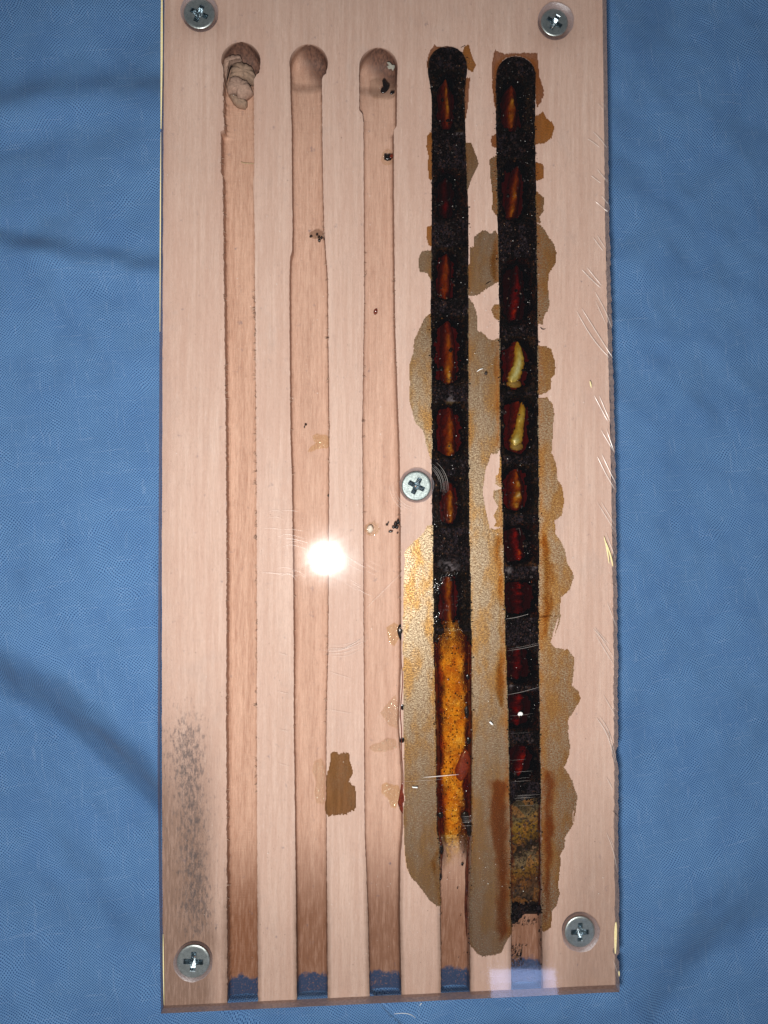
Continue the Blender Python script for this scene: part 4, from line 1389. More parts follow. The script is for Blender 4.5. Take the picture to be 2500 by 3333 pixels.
# cells: groove, y0, y1, window half width px, window centre line, food masses [(path), ...], food material
CELLS = {3: [
    (228, 420, 25, 1456, [[(1453, 245, 1.2, 7), (1455, 300, .75, 13), (1459, 350, .7, 14), (1461, 400, 1.6, 9)]], M_HONEY),
    (552, 705, 26, 1456, [[(1456, 560, 2.4, 18), (1454, 640, 1.9, 22), (1453, 700, 2.2, 14)]], M_HONEY_RED),
    (808, 972, 27, 1455, [[(1457, 815, 1.8, 12), (1456, 860, 1.25, 17), (1453, 920, 1.0, 20), (1452, 968, 1.6, 14)]], M_HONEY),
    (1032, 1250, 37, 1462, [[(1460, 1042, 1.7, 20), (1463, 1130, .85, 19), (1465, 1190, .50, 21), (1463, 1245, .8, 20)], [(1462, 1035, 2.0, 30), (1463, 1150, 1.5, 33), (1463, 1245, 1.7, 30)]], M_HONEY),
    (1312, 1488, 36, 1465, [[(1468, 1330, 1.6, 10), (1468, 1375, .85, 15), (1466, 1430, 1.1, 17), (1468, 1455, .6, 22), (1465, 1482, .9, 20)], [(1463, 1320, 1.9, 30), (1465, 1400, 1.6, 33), (1465, 1480, 1.9, 28)]], M_HONEY),
    (1555, 1712, 26, 1468, [[(1468, 1592, 1.2, 8), (1469, 1620, .75, 12), (1470, 1665, .6, 13), (1468, 1702, .9, 9)], [(1468, 1565, 2.2, 20), (1468, 1640, 1.8, 22), (1468, 1705, 2.2, 16)]], M_HONEY),
    (1868, 2040, 28, 1466, [[(1462, 1878, 1.2, 20), (1462, 1920, 1.0, 22), (1467, 1970, 1.1, 12), (1468, 2035, .7, 14)]], M_HONEY),
], 4: [
    (250, 425, 30, 1671, [[(1670, 262, 1.6, 8), (1672, 300, .95, 15), (1671, 345, .65, 19), (1668, 408, .9, 12)]], M_HONEY),
    (515, 712, 32, 1680, [[(1692, 525, 1.8, 14), (1684, 590, .95, 15), (1679, 640, .8, 16), (1667, 700, .8, 19)]], M_HONEY),
    (842, 1050, 34, 1685, [[(1691, 850, 2.0, 14), (1691, 920, 1.45, 18), (1685, 970, 1.2, 19), (1676, 1035, 1.2, 20)]], M_HONEY_RED),
    (1098, 1268, 38, 1684, [[(1687, 1100, 1.7, 28), (1686, 1190, 1.5, 36), (1683, 1262, 1.8, 32)]], M_HONEY),
    (1292, 1478, 38, 1690, [[(1694, 1300, 1.7, 26), (1690, 1390, 1.5, 36), (1688, 1470, 1.8, 30)]], M_HONEY),
    (1515, 1668, 36, 1688, [[(1684, 1530, 1.3, 11), (1692, 1570, .8, 17), (1688, 1620, .45, 24), (1684, 1655, .6, 20)], [(1688, 1522, 1.9, 26), (1688, 1600, 1.6, 34), (1688, 1662, 1.9, 28)]], M_HONEY),
    (1708, 1838, 34, 1686, [[(1683, 1718, 1.9, 16), (1684, 1745, 1.2, 18), (1686, 1790, 1.7, 20)], [(1692, 1786, .85, 13), (1695, 1805, .75, 16), (1694, 1825, 1.1, 11)]], M_HONEY_RED),
    (1890, 2005, 42, 1694, [[(1694, 1896, 1.7, 34), (1694, 1950, 1.75, 40), (1694, 2002, 2.0, 34)], [(1697, 1902, 1.0, 9), (1696, 1918, 1.0, 11)]], M_HONEY_RED),
    (2108, 2225, 40, 1693, [[(1696, 2115, 1.8, 32), (1692, 2165, 1.7, 36), (1690, 2220, 2.1, 24)]], M_HONEY_RED),
    (2258, 2375, 40, 1693, [[(1698, 2265, 1.7, 28), (1692, 2315, 1.55, 36), (1690, 2370, 1.8, 26)]], M_HONEY_RED),
    (2428, 2540, 34, 1702, [[(1713, 2438, 1.7, 20), (1706, 2480, 1.25, 22), (1698, 2515, .95, 16), (1693, 2535, 1.5, 10)]], M_HONEY_RED),
]}


def fill(g, y0, y1, name, mat, parent, height, st=3.0, nc=28, attrs=None, over=1.5):
    ys = np.arange(y0, y1 + .1, st)
    l, r_ = g_edges(g, ys)
    u = np.linspace(-1, 1, nc)
    jl = (fbm(ys / 6, ys * 0, 60 + g, 3) - .35) * 2 * over
    jr = (fbm(ys / 6, ys * 0, 65 + g, 3) - .35) * 2 * over
    SX = ((l - jl) + (r_ + jr))[:, None] / 2 + ((r_ + jr) - (l - jl))[:, None] / 2 * u[None, :]
    SY = np.repeat(ys[:, None], nc, 1)
    U = np.repeat(u[None, :], len(ys), 0)
    ZZ = height(SX, SY, U)
    W = PN(SX, SY, 0.0)
    W[..., 2] = np.minimum(ZZ, -.01) * MM
    nr = len(ys)
    idx = np.arange(nr * nc).reshape(nr, nc)
    Fc = np.stack([idx[1:, :-1], idx[1:, 1:], idx[:-1, 1:], idx[:-1, :-1]], -1).reshape(-1, 4)
    V = W.reshape(-1, 3)
    at = {k: np.clip(f(SX, SY, U), 0, 1) for k, f in (attrs or {}).items()}
    # close it below so that it is a body, not a sheet
    per = list(idx[:, 0]) + list(idx[-1, 1:]) + list(idx[::-1, -1][1:]) + list(idx[0, ::-1][1:-1])
    b0 = len(V)
    low = V[per].copy()
    cxy = low[:, :2].mean(0)
    low[:, 2] = -5.9 * MM
    V = np.concatenate([V, low])
    n = len(per)
    faces = Fc.tolist() + [[per[i], b0 + i, b0 + (i + 1) % n, per[(i + 1) % n]] for i in range(n)] + [list(range(b0, b0 + n))[::-1]]
    at = {k: np.concatenate([v.ravel(), np.zeros(n)]) for k, v in at.items()}
    return mesh_obj(name, V, faces, mat, parent, smooth=True, attrs=at)


def debris_height(g):
    def f(SX, SY, U):
        h = -.12 - .55 * fbm(SX / 9, SY / 9, 40 + g, 4) - .25 * fbm(SX / 40, SY / 50, 44 + g, 3)
        win = np.zeros(SX.shape)
        for (y0, y1, hw, xc, foods, mat) in CELLS[g]:
            jit = (fbm(SX / 14, SY / 14, 50 + g, 3) - .5)
            ey = (SY - (y0 + y1) / 2) / ((y1 - y0) / 2)
            ex = (SX - xc) / (hw * 1.34)
            rr = (np.abs(ex) ** 2.4 + np.abs(ey) ** 4) ** (1 / 2.4) + jit * .55
            win = np.maximum(win, sstep(1.12, .66, rr))
        edge = sstep(.86, .99, np.abs(U))
        if g == 3:
            cut = 2030 + 85 * np.abs(U) ** 1.5 + 60 * (fbm(SX / 12, SY / 12, 57, 3) - .5)
            win = np.maximum(win, sstep(-6, 6, SY - cut))
            edge = edge * sstep(6, -6, SY - cut)
        if g == 4:
            cut = 2618 + 55 * (fbm(SX / 14, SY / 14, 58, 3) - .5)
            win = np.maximum(win, sstep(-5, 5, SY - cut))
            edge = edge * sstep(5, -5, SY - cut)
        h = h * (1 - win) - 5.2 * win
        return h * (1 - edge * (1 - win * .5)) + (-.35 * fbm(SX / 4, SY / 6, 3, 2)) * edge
    return f


def dust_map(g):
    spots = [(3, 1470, 1395 - 95, 34, 26), (3, 1468, 1845, 60, 45), (4, 1655, 1850, 26, 36), (4, 1735, 1840, 22, 34), (4, 1660, 2230, 24, 26), (4, 1720, 1996, 24, 12), (3, 1500, 430, 26, 26), (4, 1700, 380, 30, 40),
             (4, 1660, 880 - 20, 20, 22), (3, 1495, 1430, 18, 46)]

    def f(SX, SY, U):
        a = np.zeros(SX.shape)
        for (gg, x, y, rx, ry) in spots:
            if gg == g:
                a = np.maximum(a, np.exp(-(((SX - x) / rx) ** 2 + ((SY - y) / ry) ** 2)) * (.15 + .95 * fbm(SX / 8, SY / 8, 12, 3)) - .15)
        return a
    return f


def granules(name, g, y0, y1, n, mat, parent, smin, smax, zf, seed=1, umax=.97, dens=None):
    """chunky crumbs lying on the debris, joined"""
    r_ = random.Random(seed)
    V, Fc = [], []
    ico = [(0, 0, 1), (.89, 0, .45), (.28, .85, .45), (-.72, .53, .45), (-.72, -.53, .45), (.28, -.85, .45), (.72, .53, -.45), (-.28, .85, -.45), (-.89, 0, -.45), (-.28, -.85, -.45), (.72, -.53, -.45), (0, 0, -1)]
    tri = [(0, 1, 2), (0, 2, 3), (0, 3, 4), (0, 4, 5), (0, 5, 1), (1, 6, 2), (2, 7, 3), (3, 8, 4), (4, 9, 5), (5, 10, 1), (2, 6, 7), (3, 7, 8), (4, 8, 9), (5, 9, 10), (1, 10, 6), (11, 7, 6), (11, 8, 7), (11, 9, 8), (11, 10, 9), (11, 6, 10)]
    k = 0
    tries = 0
    while k < n and tries < n * 30:
        tries += 1
        y = r_.uniform(y0, y1)
        l, rr = g_edges(g, np.array([y]))
        u = r_.uniform(-umax, umax)
        x = float((l[0] + rr[0]) / 2 + (rr[0] - l[0]) / 2 * u)
        if dens and r_.random() > dens(x, y):
            continue
        z = float(zf(np.array([[x]]), np.array([[y]]), np.array([[u]]))[0, 0])
        if z < -1.2:                 # over a cell: a few crumbs hang from the cover near its rim
            near = [c_ for c_ in CELLS[g] if c_[0] - 12 < y < c_[1] + 12] if g in CELLS else []
            if not near:
                continue
            ey = abs(y - (near[0][0] + near[0][1]) / 2) / ((near[0][1] - near[0][0]) / 2)
            ex = abs(x - near[0][3]) / near[0][2]
            if r_.random() > .05 + .6 * float(sstep(.55, 1.05, max(ex * 1.25, ey))):
                continue
            z = -.26
        s = smin * (smax / smin) ** (r_.random() ** 1.7) / 13.3 * MM
        sx, sy, sz = s * r_.uniform(.7, 1.4), s * r_.uniform(.7, 1.4), s * .6
        zt = min(z * MM + sz * .2, -.02 * MM - sz)
        p = P(x, y, 0)
        b = len(V)
        for (a, b_, c_) in ico:
            j = r_.uniform(.7, 1.15)
            V.append((p.x + a * sx * j, p.y + b_ * sy * j, zt + c_ * sz * j))
        Fc += [(b + i, b + j, b + m) for i, j, m in tri]
        k += 1
    if not V:
        return None
    o = mesh_obj(name, V, Fc, mat, parent)
    o["kind"] = "stuff"
    return o


NESTS = {}


def clump(x, y):
    return max(.04, float(sstep(.50, .66, fbm(np.array(x / 26.), np.array(y / 34.), 123, 3))))


for g, (ytop, ybot), lab in ((3, (150, 2150), "dark crumbly nest with amber cells and orange foam in the fourth groove"), (4, (182, 2640), "dark crumbly nest with amber cells and two pale larvae in the rightmost groove")):
    N_ = NESTS[g] = empty("insect_nest", lab, "insect nest", "dark nests filling the grooves", loc=(0, 0, 0))
    hf = debris_height(g)
    fill(g, ytop, ybot, "nest_debris", M_DEBRIS, N_, hf, attrs=dict(dust=dust_map(g)))
    granules("dark_crumbs", g, ytop + 8, min(ybot, 2075) if g == 3 else ybot, 520, M_GRAN_DARK, N_, 1.6, 7.0, hf, 11 + g)
    granules("grey_crumbs", g, ytop + 8, min(ybot, 2060) if g == 3 else ybot, 300, M_GRAN_GREY, N_, 1.2, 5.0, hf, 21 + g, dens=clump)
    granules("tan_crumbs", g, ytop + 8, min(ybot, 2060) if g == 3 else ybot, 150, M_GRAN_TAN, N_, 1.0, 3.4, hf, 31 + g, dens=clump)
    for i, (y0, y1, hw, xc, foods, mat) in enumerate(CELLS[g]):
        c_ = pool("brood_cell", g, y0 - 6, y1 + 6, mat, N_, ztop=-.30)
        if len(foods) == 1:
            p0 = foods[0]
            foods = foods + [[(a, b, 2.3 + .3 * math.sin(b), hw * .98) for a, b, d_, r_ in p0]]
        for fi, path in enumerate(foods):
            path = [(a, b, d_ * 1.12 + .22, r_) for a, b, d_, r_ in path]
            blob("food_mass", path, M_FOOD, c_, noise_a=.30, seed=i * 3 + g, nseg=26, sub=36, widen=1.5 if fi == 0 else 1.2, flat=1.5, peak=3.0 if fi == 0 else 2.2)

# crumbs smeared over the rims of both grooves
def rim_area(g):
    def f(x, y):
        l, r_ = g_edges(g, np.array([y]))
        if y < g_top(g):
            return 0
        dd = min(abs(x - float(l[0])), abs(x - float(r_[0])))
        return math.exp(-(dd / 4.0) ** 2) * (.25 + 1.1 * float(sstep(.42, .62, fbm(np.array(y / 22.), np.array(x / 60.), 140, 3))))
    return f


for g, x0, x1, y1 in ((3, 1380, 1545, 2900), (4, 1600, 1775, 2990)):
    chips("rim_crumbs", 620, (x0, 140, x1, y1), .112 * MM, .9, 4.2, M_GRAN_DARK, NESTS[g], rim_area(g), up_=.02)

# orange foam in the fourth groove
def foam_h(SX, SY, U):
    cen = .06 * np.sin(SY / 70) + .05
    body = sstep(.82, .50, np.abs(U - cen + .45 * (fbm(SX / 40, SY / 45, 90) - .5)))
    lowend = sstep(2900, 2780, SY + 30 * (fbm(SX / 15, SY / 30, 91) - .5))
    topend = sstep(2000, 2090, SY + 60 * np.exp(-(U / .4) ** 2) + 50 * (fbm(SX / 10, SY / 14, 93) - .5))
    bub = fbm(SX / 5, SY / 5, 92, 3)
    h = -.28 - .55 * bub - .9 * (fbm(SX / 26, SY / 34, 94, 3) - .3) - 1.7 * (1 - body)
    return h * lowend - 4.05 * (1 - lowend) - (1 - topend) * .9


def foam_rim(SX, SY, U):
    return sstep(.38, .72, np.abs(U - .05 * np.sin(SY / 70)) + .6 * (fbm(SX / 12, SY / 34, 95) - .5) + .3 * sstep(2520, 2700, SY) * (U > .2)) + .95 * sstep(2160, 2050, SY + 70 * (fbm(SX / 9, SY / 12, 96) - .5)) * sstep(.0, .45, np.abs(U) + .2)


fill(3, 2022, 2890, "amber_foam", M_FOAM, NESTS[3], foam_h, attrs=dict(rim=foam_rim, thin=lambda a, b, u: sstep(2690, 2850, b + 90 * (fbm(a / 11, b / 40, 131, 4) - .5) - 45 * np.abs(u) ** 2) ), over=.8)
pool("thin_amber", 3, 2056, 2720, M_HONEY_LIGHT, NESTS[3], ztop=-.14)
granules("bubble", 3, 2045, 2500, 150, M_GLASSY_Y, NESTS[3], 1.6, 4.2, foam_h, 77, umax=.72)
granules("dark_crumbs", 3, 2030, 2860, 160, M_GRAN_DARK, NESTS[3], 1.0, 3.4, lambda a, b, c: foam_h(a, b, c) * 0 - .2, 78, dens=lambda x, y: 1.0 if (y < 2130 or abs(x - 1476) > 46) else .08)
granules("dark_crumbs", 3, 2860, 3190, 60, M_GRAN_DARK, NESTS[3], .8, 2.6, lambda a, b, c: a * 0 - .3, 79, umax=1.06, dens=lambda x, y: 1.0 if abs(x - 1482) > 42 else .05)
for (x, y, rx, ry) in ((1520, 2320, 8, 22), (1526, 2412, 8, 12), (1523, 2205, 7, 10), (1437, 2768, 7, 16), (1433, 2857, 6, 12), (1515, 2665, 15, 22), (1434, 2655, 10, 10), (1527, 2700, 9, 26), (1505, 2815, 4, 5)):
    blob("black_clot", [(x, y - ry, .2, rx * .6), (x - 1, y - ry * .4, .1, rx), (x + 1, y + ry * .3, .1, rx * .9), (x, y + ry, .2, rx * .5)], M_BLACK, NESTS[3], 10, 9, .25, seed=int(x + y), flat=.5)
blob("red_clot", [(1518, 2440, .3, 12), (1512, 2490, .12, 24), (1505, 2520, .2, 22), (1500, 2545, .4, 10)], M_REDRESIN, NESTS[3], 14, 14, .18, seed=4, flat=.4)
# sticky red-brown streaks running down the walls of that groove
for side, y0, y1 in (('l', 2090, 2860), ('r', 2090, 3060)):
    st_ = ge(3, side, y0, y1, 9 if side == 'l' else -9, 24)
    blob("resin_streak", [(x + rnd.uniform(-2, 2), y, .45 + .8 * rnd.random(), 1.5 + 8.0 * rnd.random() ** 1.5) for x, y in st_], M_STREAK, NESTS[3], 8, 60, .2, seed=len(side), flat=.5)

# pollen mixture and crust low in the fifth groove
def pollen_h(SX, SY, U):
    bot = sstep(2972, 2938, SY + 50 * (fbm(SX / 12, SY / 12, 101, 3) - .5))
    bot = bot * sstep(2588, 2600, SY)
    h = -.2 - .7 * fbm(SX / 11, SY / 11, 96, 4) - .6 * sstep(.75, .98, np.abs(U))
    return h * bot - 2.2 * (1 - bot)


fill(4, 2585, 2990, "pollen_mass", M_POLLEN, NESTS[4], pollen_h, st=3.0, attrs=dict(zone=lambda a, b, u: (b - 2618) / 335.0 + .05 * u, rim=lambda a, b, u: sstep(.72, .92, np.abs(u) + .35 * (fbm(a / 9, b / 20, 97) - .5))), over=.8)
granules("grey_crumbs", 4, 2625, 2945, 120, M_GRAN_GREY, NESTS[4], 1.2, 5.0, pollen_h, 55)
granules("tan_crumbs", 4, 2625, 2945, 110, M_GRAN_TAN, NESTS[4], 1.4, 6.0, pollen_h, 56, umax=.75)


def crust_h(SX, SY, U):
    arc = 2985 + 38 * (np.clip(-U, -1, 1) > 0) * np.clip(-U, 0, 1) - 14 * np.exp(-((U - .35) / .45) ** 2) + 14 * (fbm(SX / 9, SY / 9, 98) - .5)
    k = sstep(4, -4, SY - arc)
    k2 = sstep(-12, 12, SY - 2944 - 50 * (fbm(SX / 12, SY / 12, 102, 3) - .5))
    return (-.2 - .6 * fbm(SX / 8, SY / 8, 99, 4) - 2.2 * (1 - k2)) * k - 5.5 * (1 - k)


fill(4, 2925, 3040, "dark_crust", M_DEBRIS, NESTS[4], crust_h, st=2.5, attrs=dict(dust=lambda a, b, c: a * 0), over=.8)
granules("dark_crumbs", 4, 2930, 3030, 120, M_GRAN_DARK, NESTS[4], 1.2, 4.5, crust_h, 57)
granules("grey_crumbs", 4, 2935, 3010, 30, M_GRAN_GREY, NESTS[4], 1.2, 3.5, crust_h, 58)
granules("tan_crumbs", 4, 3080, 3150, 60, M_GRAN_TAN, NESTS[4], 1.0, 3.6, lambda a, b, c: a * 0 - .6, 59, dens=lambda x, y: 1.0 if x < 1705 else 0)
granules("dark_crumbs", 4, 2990, 3160, 150, M_GRAN_DARK, NESTS[4], .8, 3.6, lambda a, b, c: a * 0 - .6, 60, dens=lambda x, y: 1.0 if (x < 1700 and y > 3070) or x < 1672 or x > 1757 or y < 3020 else .03)

# the two larvae that show clearly
lv = blob("larva", [(1687, 1108, .95, 9), (1690, 1132, .62, 13), (1693, 1158, .45, 16), (1691, 1184, .38, 20), (1684, 1208, .34, 23), (1676, 1230, .36, 25), (1671, 1246, .6, 18)], M_LARVA, None, 22, 56, .16, 3, .62, ribs=9)
tag(lv, "glossy yellow green larva, the upper of two in the rightmost groove", "larva", "larvae in the rightmost groove")
lv = blob("larva", [(1703, 1306, 1.05, 9), (1704, 1332, .75, 13), (1699, 1360, .70, 15), (1695, 1388, .72, 14), (1690, 1412, .48, 19), (1683, 1434, .40, 23), (1681, 1452, .6, 19)], M_LARVA, None, 22, 56, .20, 8, .62, ribs=9)
tag(lv, "orange tinged larva, the lower of two in the rightmost groove", "larva", "larvae in the rightmost groove")
for (x, y, rx, ry) in ((1676, 1248, 27, 13), (1684, 1452, 24, 14)):
    blob("grey_dropping", [(x, y - ry, .6, rx * .8), (x, y, .5, rx), (x + 1, y + ry, .7, rx * .75)], m_plain("larva_waste", (.20, .155, .075), .5, .4, col2=(.12, .09, .05)) if x == 1676 else bpy.data.materials["larva_waste"], NESTS[4], 14, 10, .15, seed=int(y), flat=.3)

# ------------------------------------------------------------------ small things lying in the empty grooves
def ZM(pts):     # zoom of the left groove end
    return [(700 + .1085 * x, 120 + .1085 * y) for x, y in pts]


plug = empty("mud_plug", "broken grey brown mud plug in the round end of the leftmost groove", "mud plug")
lump("mud_layer", ZM([(450, 640), (620, 560), (800, 550), (980, 600), (1120, 740), (1180, 900), (1230, 1050), (1180, 1220), (1060, 1150), (880, 1050), (660, 1030), (400, 1030), (340, 1000), (390, 760)]), M_MUD2, plug, z0=-5.3, z1=-1.6, amp=1.0, seed=3)
lump("mud_layer", ZM([(360, 1090), (480, 1030), (640, 1010), (780, 1080), (860, 1160), (980, 1200), (1090, 1390), (1120, 1480), (1010, 1560), (900, 1650), (800, 1720), (640, 1680), (580, 1520), (440, 1490), (330, 1500), (290, 1400), (320, 1240)]), M_MUD3, plug, z0=-4.6, z1=-1.0, amp=1.0, seed=5)
lump("mud_layer", ZM([(340, 1510), (500, 1490), (600, 1560), (680, 1690), (800, 1720), (920, 1690), (930, 1810), (850, 1900), (760, 1890), (600, 1840), (500, 1760), (420, 1640)]), M_MUD2, plug, z0=-4.7, z1=-2.2, amp=.8, seed=9)
lump("mud_layer", ZM([(240, 560), (380, 430), (560, 400), (680, 370), (760, 420), (770, 520), (600, 540), (440, 620), (380, 740), (330, 950), (280, 1100), (240, 1000), (210, 860), (190, 700)]), M_MUD3, plug, z0=-3.8, z1=-.9, amp=1.2, seed=6)

fb = scratch(curve([(784, 528), (795, 531), (812, 532), (827, 533)], 8), 3.2, mat=M_STRAW, name="straw_fibre", z=-3.4 * MM, hgt=.3)
fb.parent = None
tag(fb, "tan straw fibre lying across the leftmost groove", "fibre")


def crumbs_thing(name, label, cat, centres, mat, group=None):
    """one clump of crumbs"""
    e0 = empty(name, label, cat, group)
    for i, (x, y, rx, ry, z) in enumerate(centres):
        a = [(x + rx * math.cos(k * math.pi / 5) * rnd.uniform(.75, 1.2), y + ry * math.sin(k * math.pi / 5) * rnd.uniform(.75, 1.2)) for k in range(10)]
        lump("crumb", a, mat, e0, z0=z - .8, z1=z, amp=.5, seed=i + int(x))
    return e0


def flatfilm(name, pts, mat, z, label, cat, amp=1.0, seed=1, dz=.25, group=None):
    o = lump(name, pts, mat, None, z0=z - dz, z1=z, amp=amp, seed=seed)
    return tag(o, label, cat, group)


def ell(x, y, rx, ry, n=16, a=0.0):
    ca, sa = math.cos(a), math.sin(a)
    return [(x + rx * math.cos(t) * ca - ry * math.sin(t) * sa, y + rx * math.cos(t) * sa + ry * math.sin(t) * ca) for t in [2 * math.pi * k / n for k in range(n)]]


# third groove
Q3 = lambda pts: [(1150 + .1809 * x, 140 + .1809 * y) for x, y in pts]
o = flatfilm("black_droplet", Q3([(520, 650), (555, 625), (580, 660), (600, 690), (645, 730), (655, 770), (630, 820), (590, 870), (520, 890), (490, 850), (500, 800), (545, 780), (530, 720)]), M_BLACK, -.25, "large black droplet below the round end of the third groove", "droplet", .5, 3)
o = flatfilm("brown_droplet", Q3([(670, 850), (740, 845), (745, 880), (690, 910), (662, 895)]), M_BLACK, -.3, "small brown droplet right of the large black one", "droplet", .4, 5)
o = flatfilm("wet_smear", Q3([(310, 640), (400, 610), (500, 620), (640, 640), (740, 680), (770, 800), (740, 950), (640, 1000), (480, 990), (360, 970), (290, 900), (290, 760)]), M_FILM_WET, -.45, "clear wet smear around the black droplet", "resin smear", 1.0, 6)
o = flatfilm("white_fleck", Q3([(600, 320), (650, 320), (690, 350), (700, 375), (755, 375), (750, 420), (715, 480), (690, 440), (640, 450), (605, 400), (640, 380)]), m_plain("grey_white_fleck", (.42, .40, .33), .6, .3), -.3, "pale ragged fleck on the dark end of the third groove", "fleck", .6, 7)
e0 = empty("resin_bead", "round glossy bead with dark centre in the third groove", "resin bead")
lump("bead_rim", ell(1262, 499, 20, 21), M_GLASSY, e0, z0=-3.0, z1=-.5, amp=.5, seed=2)
lump("bead_core", [(1250, 498), (1258, 500), (1268, 497), (1280, 498), (1280, 508), (1272, 516), (1260, 519), (1251, 514)], M_BLACK, e0, z0=-.9, z1=-.35, amp=1.0, seed=3)
lump("bead_core", [(1268, 500), (1278, 497), (1281, 506), (1274, 513), (1267, 510)], M_REDRESIN, e0, z0=-.8, z1=-.28, amp=.6, seed=4)
o = flatfilm("rust_speck", ell(1225, 1000, 7, 9), M_REDRESIN, -2.8, "tiny red brown speck on the floor of the third groove", "speck", 1.0, 8, dz=1.4)
e0 = empty("resin_ring", "pale blistered resin ring in the third groove left of black crumbs", "resin ring")
lump("blister", ell(1211, 1724, 24, 22), M_GLASSY, e0, z0=-3.5, z1=-.5, amp=1.6, seed=12)
lump("blister", ell(1205, 1722, 10, 13), m_plain("chalky_resin", (.80, .66, .52), .5, .4), e0, z0=-.9, z1=-.3, amp=1.2, seed=13)
for k in range(9):
    a = k * .7
    lump("blister", ell(1213 + 21 * math.cos(a), 1722 + 20 * math.sin(a), rnd.uniform(3, 6), rnd.uniform(3, 6), 10), M_GLASSY, e0, z0=-1.2, z1=-.3, amp=.6, seed=20 + k)
crumbs_thing("black_crumbs", "cluster of black crumbs at the right rim of the third groove", "crumbs",
             [(1288, 1705, 6, 7, -.2), (1296, 1698, 5, 9, -.2), (1282, 1716, 6, 5, -.25), (1292, 1716, 6, 7, -.2), (1272, 1731, 8, 4, -.3), (1294, 1735, 3, 2.5, -.2), (1260, 1708, 5, 3, -.5), (1264, 1702, 3, 2, -.4), (1300, 1703, 2, 8, -.1)], M_BLACK)
# resin smears
o = flatfilm("resin_smear", [(1016, 1416), (1030, 1411), (1045, 1415), (1060, 1413), (1071, 1420), (1073, 1445), (1066, 1456), (1040, 1458), (1012, 1467), (1000, 1470), (1008, 1455), (1030, 1445), (1020, 1432)], M_GLASSY_Y, -.25, "glassy yellowish resin smear at the right rim of the second groove", "resin smear", 1.5, 31, dz=1.8)
o = flatfilm("resin_smear", Z('D', [(1020, 950), (1060, 930), (1095, 990), (1088, 1080), (1085, 1180), (1080, 1225), (1030, 1215), (1020, 1150), (1035, 1080), (1005, 1010)]), M_GLASSY, -.25, "glassy peach resin smear left of the lone brown stain", "resin smear", 1.5, 32, dz=1.8)
o = flatfilm("resin_smear", Z('D', [(1370, 860), (1390, 840), (1440, 830), (1480, 800), (1540, 810), (1550, 860), (1480, 880), (1400, 885)]), M_GLASSY, -.22, "glassy blistered resin band across the third groove", "resin smear", 1.5, 33, dz=1.6)
o = flatfilm("resin_smear", Z('D', [(1450, 1100), (1480, 1085), (1520, 1100), (1560, 1105), (1575, 1160), (1540, 1250), (1510, 1240), (1490, 1180), (1450, 1150)]), M_GLASSY_Y, -.22, "amber tinted resin smear beside the red drop", "resin smear", 1.5, 34, dz=1.6)
o = flatfilm("resin_smear", Z('D', [(1480, 90), (1530, 60), (1565, 80), (1560, 160), (1530, 215), (1495, 180)]), M_GLASSY_Y, -.22, "yellow resin smear beside the uppermost black bead", "resin smear", 1.5, 35, dz=1.6)
o = flatfilm("resin_smear", Z('D', [(1440, 640), (1500, 560), (1540, 520), (1560, 640), (1550, 740), (1500, 720), (1470, 680)]), M_GLASSY, -.22, "faint blistered resin smear between two black beads", "resin smear", 1.5, 36, dz=1.6)
# second groove crumbs
crumbs_thing("brown_crumbs", "few brown crumbs at the right side of the second groove", "crumbs",
             [(1011, 759, 5, 2.5, -1.6), (1031, 754, 4, 2.5, -1.4), (1037, 764, 5, 3, -1.2), (1039, 774, 5, 5, -1.2), (1046, 768, 4, 4, -.8), (1054, 772, 2, 5, -.4)], M_BLACK)
o = flatfilm("damp_patch", [(1005, 752), (1020, 745), (1024, 740), (1038, 740), (1050, 748), (1054, 762), (1040, 772), (1018, 771), (1008, 764)], M_DAMP, -1.0, "small damp patch around brown crumbs in the second groove", "damp patch", 1.0, 41, dz=.3)
crumbs_thing("black_crumb", "lone black crumb on the second groove above the resin smear", "crumbs", [(993, 1376, 4, 4, -2.6), (989, 1384, 2.5, 4, -2.6)], M_BLACK)
crumbs_thing("black_crumb", "black dot on the right wall of the second groove near the flash reflection", "crumbs", [(1068, 1612, 3, 4.5, -.4)], M_BLACK)

# brown bead line between third groove and stain
DL = [('uppermost', (1568, 62), (1568, 110), (1575, 175), 10), ('middle', (1585, 545), (1580, 590), (1582, 645), 9), ('lowest', (1578, 765), (1580, 800), (1582, 852), 10)]
for nm, a, b, c_, r in DL:
    (xa, ya), (xb, yb), (xc, yc) = Z('D', [a])[0], Z('D', [b])[0], Z('D', [c_])[0]
    o = blob("black_bead", [(xa, ya, .35, r * .5), (xb, yb - 8, -.08, r), (xb, yb + 4, -.08, r * .95), (xc, yc, .3, r * .5)], M_BLACK, None, 12, 14, .15, seed=int(ya), flat=.35)
    for v in o.data.vertices:
        v.co.z = min(v.co.z, .12 * MM)
    tag(o, f"black resin bead on the brown rim line, {nm} of three", "resin bead", "black beads along the rim line")
o = blob("red_drop", [(1311, 2545, .2, 5), (1310, 2585, -.05, 9), (1308, 2615, -.05, 14), (1311, 2650, .3, 7)], M_REDRESIN, None, 12, 16, .12, seed=5, flat=.3)
for v in o.data.vertices:
    v.co.z = min(v.co.z, .12 * MM)
tag(o, "dark red resin drop at the lower end of the rim line", "resin drop")
o = scratch(curve(Z('D', [(1572, 150), (1574, 300), (1582, 420), (1572, 560), (1568, 640), (1575, 740), (1575, 880), (1585, 1000), (1588, 1110)]), 40), 3.2, parent=BOARD, mat=M_REDRESIN, name="resin_line", z=.02 * MM, hgt=.08)
o["label"] = "thin brown resin line along the groove rim"
scratch(curve(Z('E', [(1588, 100), (1592, 220), (1595, 330), (1610, 440), (1640, 500)]), 20), 2.0, parent=BOARD, mat=M_GLASSY_Y, name="resin_line", z=.02 * MM, hgt=.08)

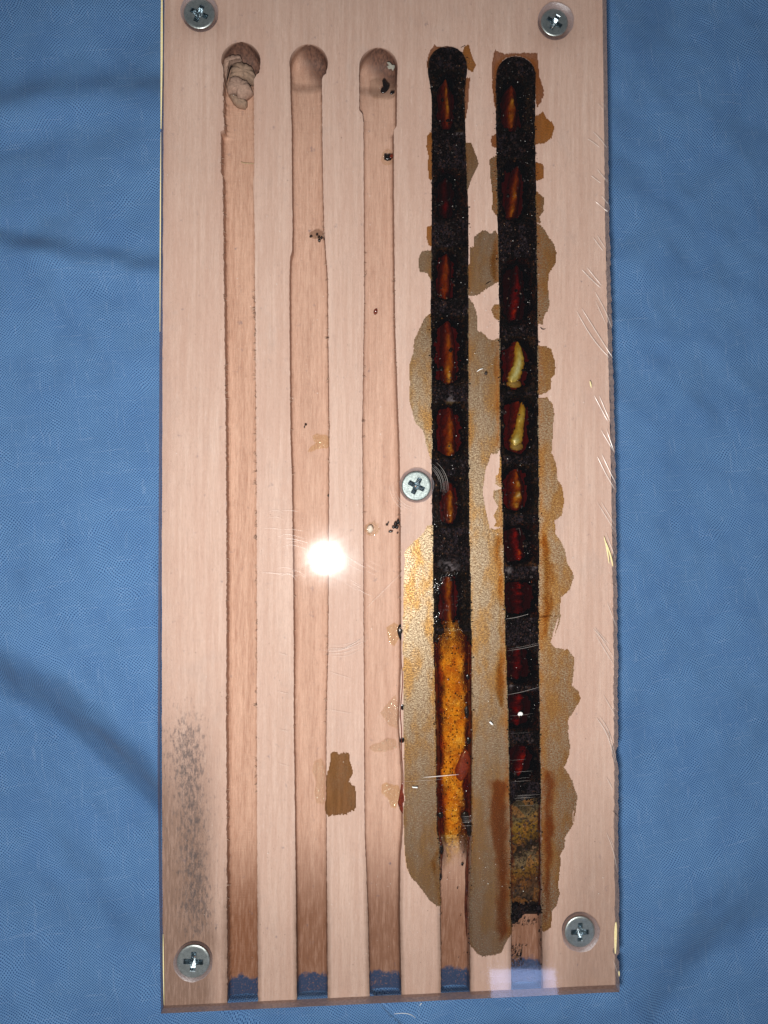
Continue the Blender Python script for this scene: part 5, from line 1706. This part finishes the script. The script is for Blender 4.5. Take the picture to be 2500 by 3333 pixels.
# chips and lint
o = lump("white_crumb", [(1678, 2309), (1684, 2306), (1690, 2308), (1693, 2314), (1688, 2320), (1682, 2318), (1679, 2321), (1675, 2316)], M_LINT, None, z0=Z_TOP / MM, z1=Z_TOP / MM + .35, amp=.5, seed=2)
tag(o, "bright white crumb lying over the red cell of the rightmost groove", "crumb")
o = lump("cream_chip", [(1583, 2340), (1588, 2338), (1594, 2343), (1598, 2350), (1590, 2348)], M_LINT, None, z0=Z_TOP / MM, z1=Z_TOP / MM + .25, amp=.4, seed=3)
tag(o, "curled cream chip on the stained strip between the dark grooves", "chip")
for pts, lab in (([(1337, 2546), (1355, 2547), (1356, 2551), (1338, 2550)], "short cream chip on the stained strip left of the orange foam"),):
    o = lump("cream_chip", pts, M_LINT, None, z0=Z_TOP / MM, z1=Z_TOP / MM + .2, amp=.3, seed=4)
    tag(o, lab, "chip")
o = scratch(curve([(1552, 1210), (1562, 1203), (1572, 1200)], 6), 2.8, mat=M_LINT, name="white_sliver")
o.parent = None
tag(o, "white curved sliver on the stained strip between the dark grooves", "sliver")
o = lump("grey_speck", ell(1574, 1224, 5, 5), M_SPECK, None, z0=Z_TOP / MM, z1=Z_TOP / MM + .2, amp=.8, seed=6)
tag(o, "dark grey speck just below the white sliver", "speck")
o = scratch(curve([(1580, 926), (1588, 920), (1598, 915)], 6), 3.4, mat=M_BLACK, name="black_sliver", z=.16 * MM, hgt=.2)
o.parent = None
tag(o, "black sliver at the stain between the dark grooves", "sliver")
o = scratch(curve([(1759, 1064), (1766, 1071), (1776, 1070)], 6), 4.0, mat=M_BLACK, name="black_sliver", z=.16 * MM, hgt=.2)
o.parent = None
tag(o, "black sliver at the right rim of the rightmost groove", "sliver")
o = scratch(curve([(1500, 155), (1507, 151), (1514, 148)], 5), 2.2, mat=M_BLACK, name="black_sliver", z=.16 * MM, hgt=.15)
o.parent = None
tag(o, "tiny black sliver above the orange stain at the groove end", "sliver")


def cloth_thread(name, pts, wq, label, cat, mat=M_LINT, z=-16.5):
    o = scratch(curve(pts, 14), wq, mat=mat, name=name, z=z * MM, hgt=.12)
    o.parent = None
    tag(o, label, cat)


cloth_thread("white_thread", [(1283, 3300), (1310, 3298), (1335, 3302), (1353, 3313)], 1.8, "curved white thread on the cloth below the block", "thread")
cloth_thread("white_lint", [(1366, 3274), (1370, 3268), (1373, 3265)], 2.6, "short white lint at the lower edge of the block", "lint", z=-17)
cloth_thread("white_lint", [(226, 2132), (230, 2127), (234, 2125)], 4.5, "white lint fleck on the blue cloth left of the block", "lint", z=-18)
